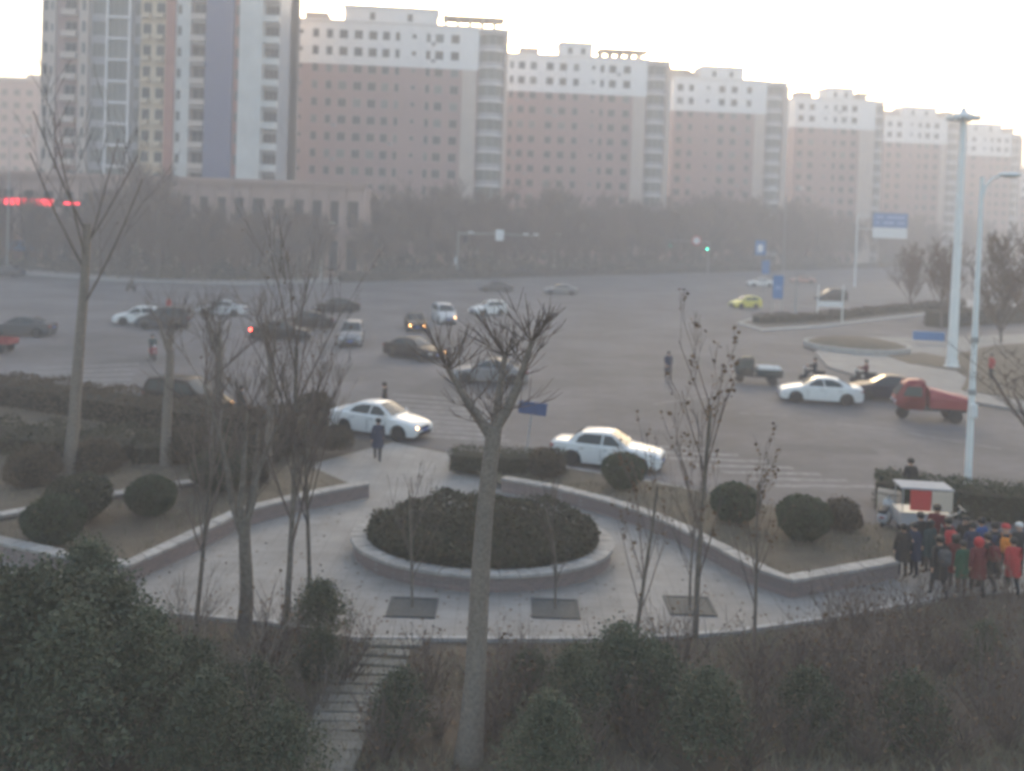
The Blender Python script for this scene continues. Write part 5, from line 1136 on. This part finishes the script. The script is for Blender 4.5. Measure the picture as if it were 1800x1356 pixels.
    bp = MB(); bp.bbox((cx - .36, -.16, cz - .3), (cx - .13, .16, cz + .12), .06); bp.bbox((cx - .42, -.11, cz - .26), (cx - .35, .11, cz - .05), .03)
    for s in (1, -1): bp.tube([(cx - .14, s * .1, cz + .1), (cx, s * .11, cz + .185), (cx + .15, s * .11, cz + .06), (cx + .1, s * .13, cz - .12), (cx - .13, s * .13, cz - .22)], .018, 5)
    pack = bp.mesh('backpack', [C['red']], 60)
    hd = MB(); hd.lathe([(.13, -.1), (.145, 0), (.135, .07), (.1, .12), (.001, .145)], 14, 0, Matrix.Translation((hx - .025, hy, hz)) @ Matrix.Rotation(R(-18), 4, 'Y')); hood = hd.mesh('hood', [C['red']], 60)
    cp = MB(); cp.lathe([(.118, .03), (.125, .05), (.118, .1), (.07, .14), (.001, .15)], 14, 0, Matrix.Translation((hx - .005, hy, hz))); cp.bbox((hx + .09, hy - .08, hz + .035), (hx + .2, hy + .08, hz + .05), .006); cap = cp.mesh('cap', [C['white']], 60)
    k = MB(); px_, py_, pz_ = J['pel'][0]
    sk_ = [(.205, -.36), (.2, -.18), (.19, -.02), (.18, .1), (.165, .24)]
    k.lathe(sk_, 14, 0, Matrix.Translation((px_, py_, pz_)) @ Matrix.Diagonal((.85, 1.15, 1, 1))); coat = k.mesh('coat_skirt', [C['black']], 60)
    BODY[pose] = me, dict(hair=hair, long_hair=lhair, backpack=pack, hood=hood, cap=cap, coat=coat); return BODY[pose]
def person(px, py, pose, heading, top, legs, label, h=1.68, extras=('hair',), xm=None, z=0.0, loc=None, group='people about the junction', world=None):
    me, ex = body_mesh(pose); p = loc if loc is not None else G(px, py, z); s = h / 1.74
    rt = thing('person', label, 'person', p, R(heading), group); rt.scale = (s, s, s)
    link('body', me, rt, None, None, [M['skin'], C[top], C[legs], M['shoe'], M['eye'], C['maroon']])
    for e in extras: link({'long_hair': 'hair', 'coat': 'coat_skirt'}.get(e, e), ex[e], rt, None, None, [C[(xm or {}).get(e, top)]] if e not in ('hair', 'long_hair') else None)
    return rt
extra_crowd = [
 (1616, 1000, 'phone', 100, 'black', 'black', 1.6, ('hair', 'coat'), None, 'person in black looking at the stall behind the navy coat'),
 (1676, 1038, 'stand', 70, 'maroon', 'black', 1.5, ('long_hair', 'coat'), None, 'long-haired person in maroon coat left of the green-coated child'),
 (1733, 1042, 'walk', 110, 'black', 'black', 1.58, ('hair', 'coat', 'backpack'), dict(backpack='maroon'), 'person in black coat with maroon backpack right of the red hood'),
 (1705, 1020, 'stand', 90, 'navy', 'black', 1.6, ('hair', 'coat'), None, 'person in navy coat between the blue jacket and the red backpack'),
 (1778, 1045, 'walk', 80, 'red', 'black', 1.5, ('hair', 'coat'), None, 'person in red coat below the orange backpack at the right edge'),
]
gp = 'people crowded at the lower right'
crowd = [
 (1585, 1017, 'stand', 80, 'black', 'black', 1.5, ('hair', 'coat'), None, 'person in long black coat at the left end of the crowd beside the wall'),
 (1606, 1015, 'phone', 200, 'navy', 'black', 1.52, ('hair', 'coat'), None, 'person in navy coat second from the left in the crowd'),
 (1632, 1008, 'stand', 110, 'teal', 'black', 1.5, ('long_hair', 'coat'), None, 'long-haired person in dark teal coat behind the crowd front'),
 (1649, 1054, 'walk', 95, 'black', 'black', 1.66, ('hair', 'coat', 'backpack'), dict(backpack='grey'), 'person in black coat with grey backpack walking away at the front of the crowd'),
 (1643, 990, 'stand', 60, 'maroon', 'black', 1.7, ('hair',), None, 'person in maroon jacket beside the stall'),
 (1663, 1015, 'stand', 85, 'black', 'jeans', 1.66, ('hair', 'backpack'), dict(backpack='red'), 'person in black with a bright red backpack'),
 (1693, 1003, 'stand', 250, 'black', 'black', 1.55, ('hair',), None, 'bare-headed person in black behind the green-coated child'),
 (1690, 1045, 'stand', 95, 'green', 'brown', 1.42, ('hair', 'coat'), None, 'child in green coat at the front of the crowd'),
 (1722, 1012, 'stand', 120, 'blue', 'black', 1.62, ('hair',), None, 'person in bright blue jacket in the middle of the crowd'),
 (1717, 1050, 'walk', 80, 'maroon', 'black', 1.55, ('hood', 'coat'), dict(hood='red', coat='maroon'), 'person in maroon coat with a red hood, at the front'),
 (1745, 1022, 'stand', 85, 'black', 'jeans', 1.62, ('hair', 'backpack'), dict(backpack='navy'), 'person in black with a navy backpack beside the orange bag'),
 (1764, 1030, 'walk', 70, 'black', 'black', 1.66, ('cap', 'backpack'), dict(cap='red', backpack='orange'), 'person in red cap carrying an orange backpack'),
 (1788, 1016, 'stand', 75, 'black', 'black', 1.52, ('cap',), dict(cap='white'), 'person in white cap at the right edge of the crowd'),
]
for x, y, pose, hd, top, legs, h, ex, xm, lb in crowd + extra_crowd: person(x, y, pose, hd, top, legs, lb, h, ex, xm, .06, group=gp)
person(1174, 667, 'walk', -80, 'navy', 'black', 'lone person in dark coat walking across the open junction', 1.72, ('hair', 'coat'))
person(663, 812, 'walk', 95, 'navy', 'black', 'person in dark blue walking off the plaza in front of the white saloon', 1.68, ('hair', 'coat'), None, .06)
person(675, 738, 'walk', 170, 'black', 'black', 'person in black seen over the roof of the nearest white saloon', 1.75, ('hair',))
person(422, 745, 'walk', 20, 'black', 'black', 'person in black walking beside the lit lamp at the left hedge', 1.72, ('hair', 'coat'))
person(296, 556, 'stand', 250, 'red', 'red', 'person in red coat standing behind the dark van', 1.72, ('hair', 'coat'), dict(coat='red'))
person(1598, 892, 'stand', 90, 'black', 'black', 'person in black behind the clipped hedge left of the lamp', 1.72, ('hair',))
person(1742, 668, 'stand', 190, 'red', 'black', 'person in red jacket on the lawn right of the street lamp', 1.7, ('hair',), None, .15)
def rider(px, py, heading, sm, top, lb_s, lb_p, ex=('hair',), xm=None, cover=None, z=0.0, lit=False):
    p = G(px, py, z); scooter(p, heading, sm, lb_s, cover, lit); q = person(0, 0, 'ride', heading, top, 'black', lb_p, 1.66, ex, xm, loc=p + Vector((0, 0, .004)))
rider(268, 632, -60, P['red'], 'teal', 'red scooter crossing the left of the junction', 'rider in teal jacket on the red scooter')
rider(1428, 672, 168, P['black'], 'black', 'dark scooter ahead of the right island mound', 'rider in black on the scooter near the mound')
rider(1518, 676, 170, P['navy'], 'maroon', 'dark scooter passing right of the mound', 'rider in maroon on the scooter behind the white saloon')
rider(230, 513, 150, P['black'], 'grey', 'dark scooter by the far kerb on the left', 'rider in grey on the scooter at the far kerb')
scooter(G(1556, 930), 60, P['silver'], 'parked pale scooter beside the stall cart', M['beige'])

# stall cart of the crowd
t = thing('stall_cart', 'street stall cart with a red and white panelled box', 'stall', G(1618, 946), R(-6))
mb = MB(); mb.bbox((-.75, -.42, .42), (.75, .42, .85), .03); mb.build('cart_body', M['greywall'], t)
mb = MB(); mb.bbox((-.78, -.46, .85), (.78, .46, .9), .015); mb.build('counter', M['steel'], t)
for x in (-.7, .7):
    for y in (-.4, .4): mb = MB(); mb.tube([(x, y, .9), (x, y, 1.62)], .02, 6); mb.build('post', M['steel'], t)
mb = MB(); mb.bbox((-.5, -.475, .98), (.12, -.44, 1.6), .01); mb.build('red_panel', M['signred'], t); mb = MB(); mb.bbox((.135, -.475, .98), (.76, -.44, 1.6), .01); mb.build('pale_panel', M['beige'], t)
mb = MB(); mb.bbox((-.78, -.47, 1.62), (.8, .47, 1.68), .015); mb.build('canopy', M['greywall'], t)
mb = MB(); mb.tube([(.75, 0, .7), (1.1, 0, .85), (1.2, 0, 1.0)], .025, 6); mb.tube([(1.2, -.3, 1.0), (1.2, .3, 1.0)], .02, 6); mb.build('push_handle', M['steel'], t)
for y in (-.47, .47): add_wheel(t, -.3, y, .3, .06)
add_wheel(t, .6, 0, .2, .06)

# ------------------------------------------------------------------ haze
mb = MB(); mb.box((-720, -90, -1.2), (720, 900, 78))
hm_ = bpy.data.materials.new('haze'); hm_.use_nodes = True; nn = hm_.node_tree.nodes; nn.clear()
ho = nn.new('ShaderNodeOutputMaterial'); pv = nn.new('ShaderNodeVolumePrincipled'); pv.inputs['Color'].default_value = (.96, .93, .925, 1); pv.inputs['Density'].default_value = .0024; pv.inputs['Anisotropy'].default_value = .12
hm_.node_tree.links.new(pv.outputs[0], ho.inputs['Volume'])
tag(mb.build('haze', hm_), kind='stuff')
print('OBJECTS', len(bpy.data.objects), 'far trees', n)
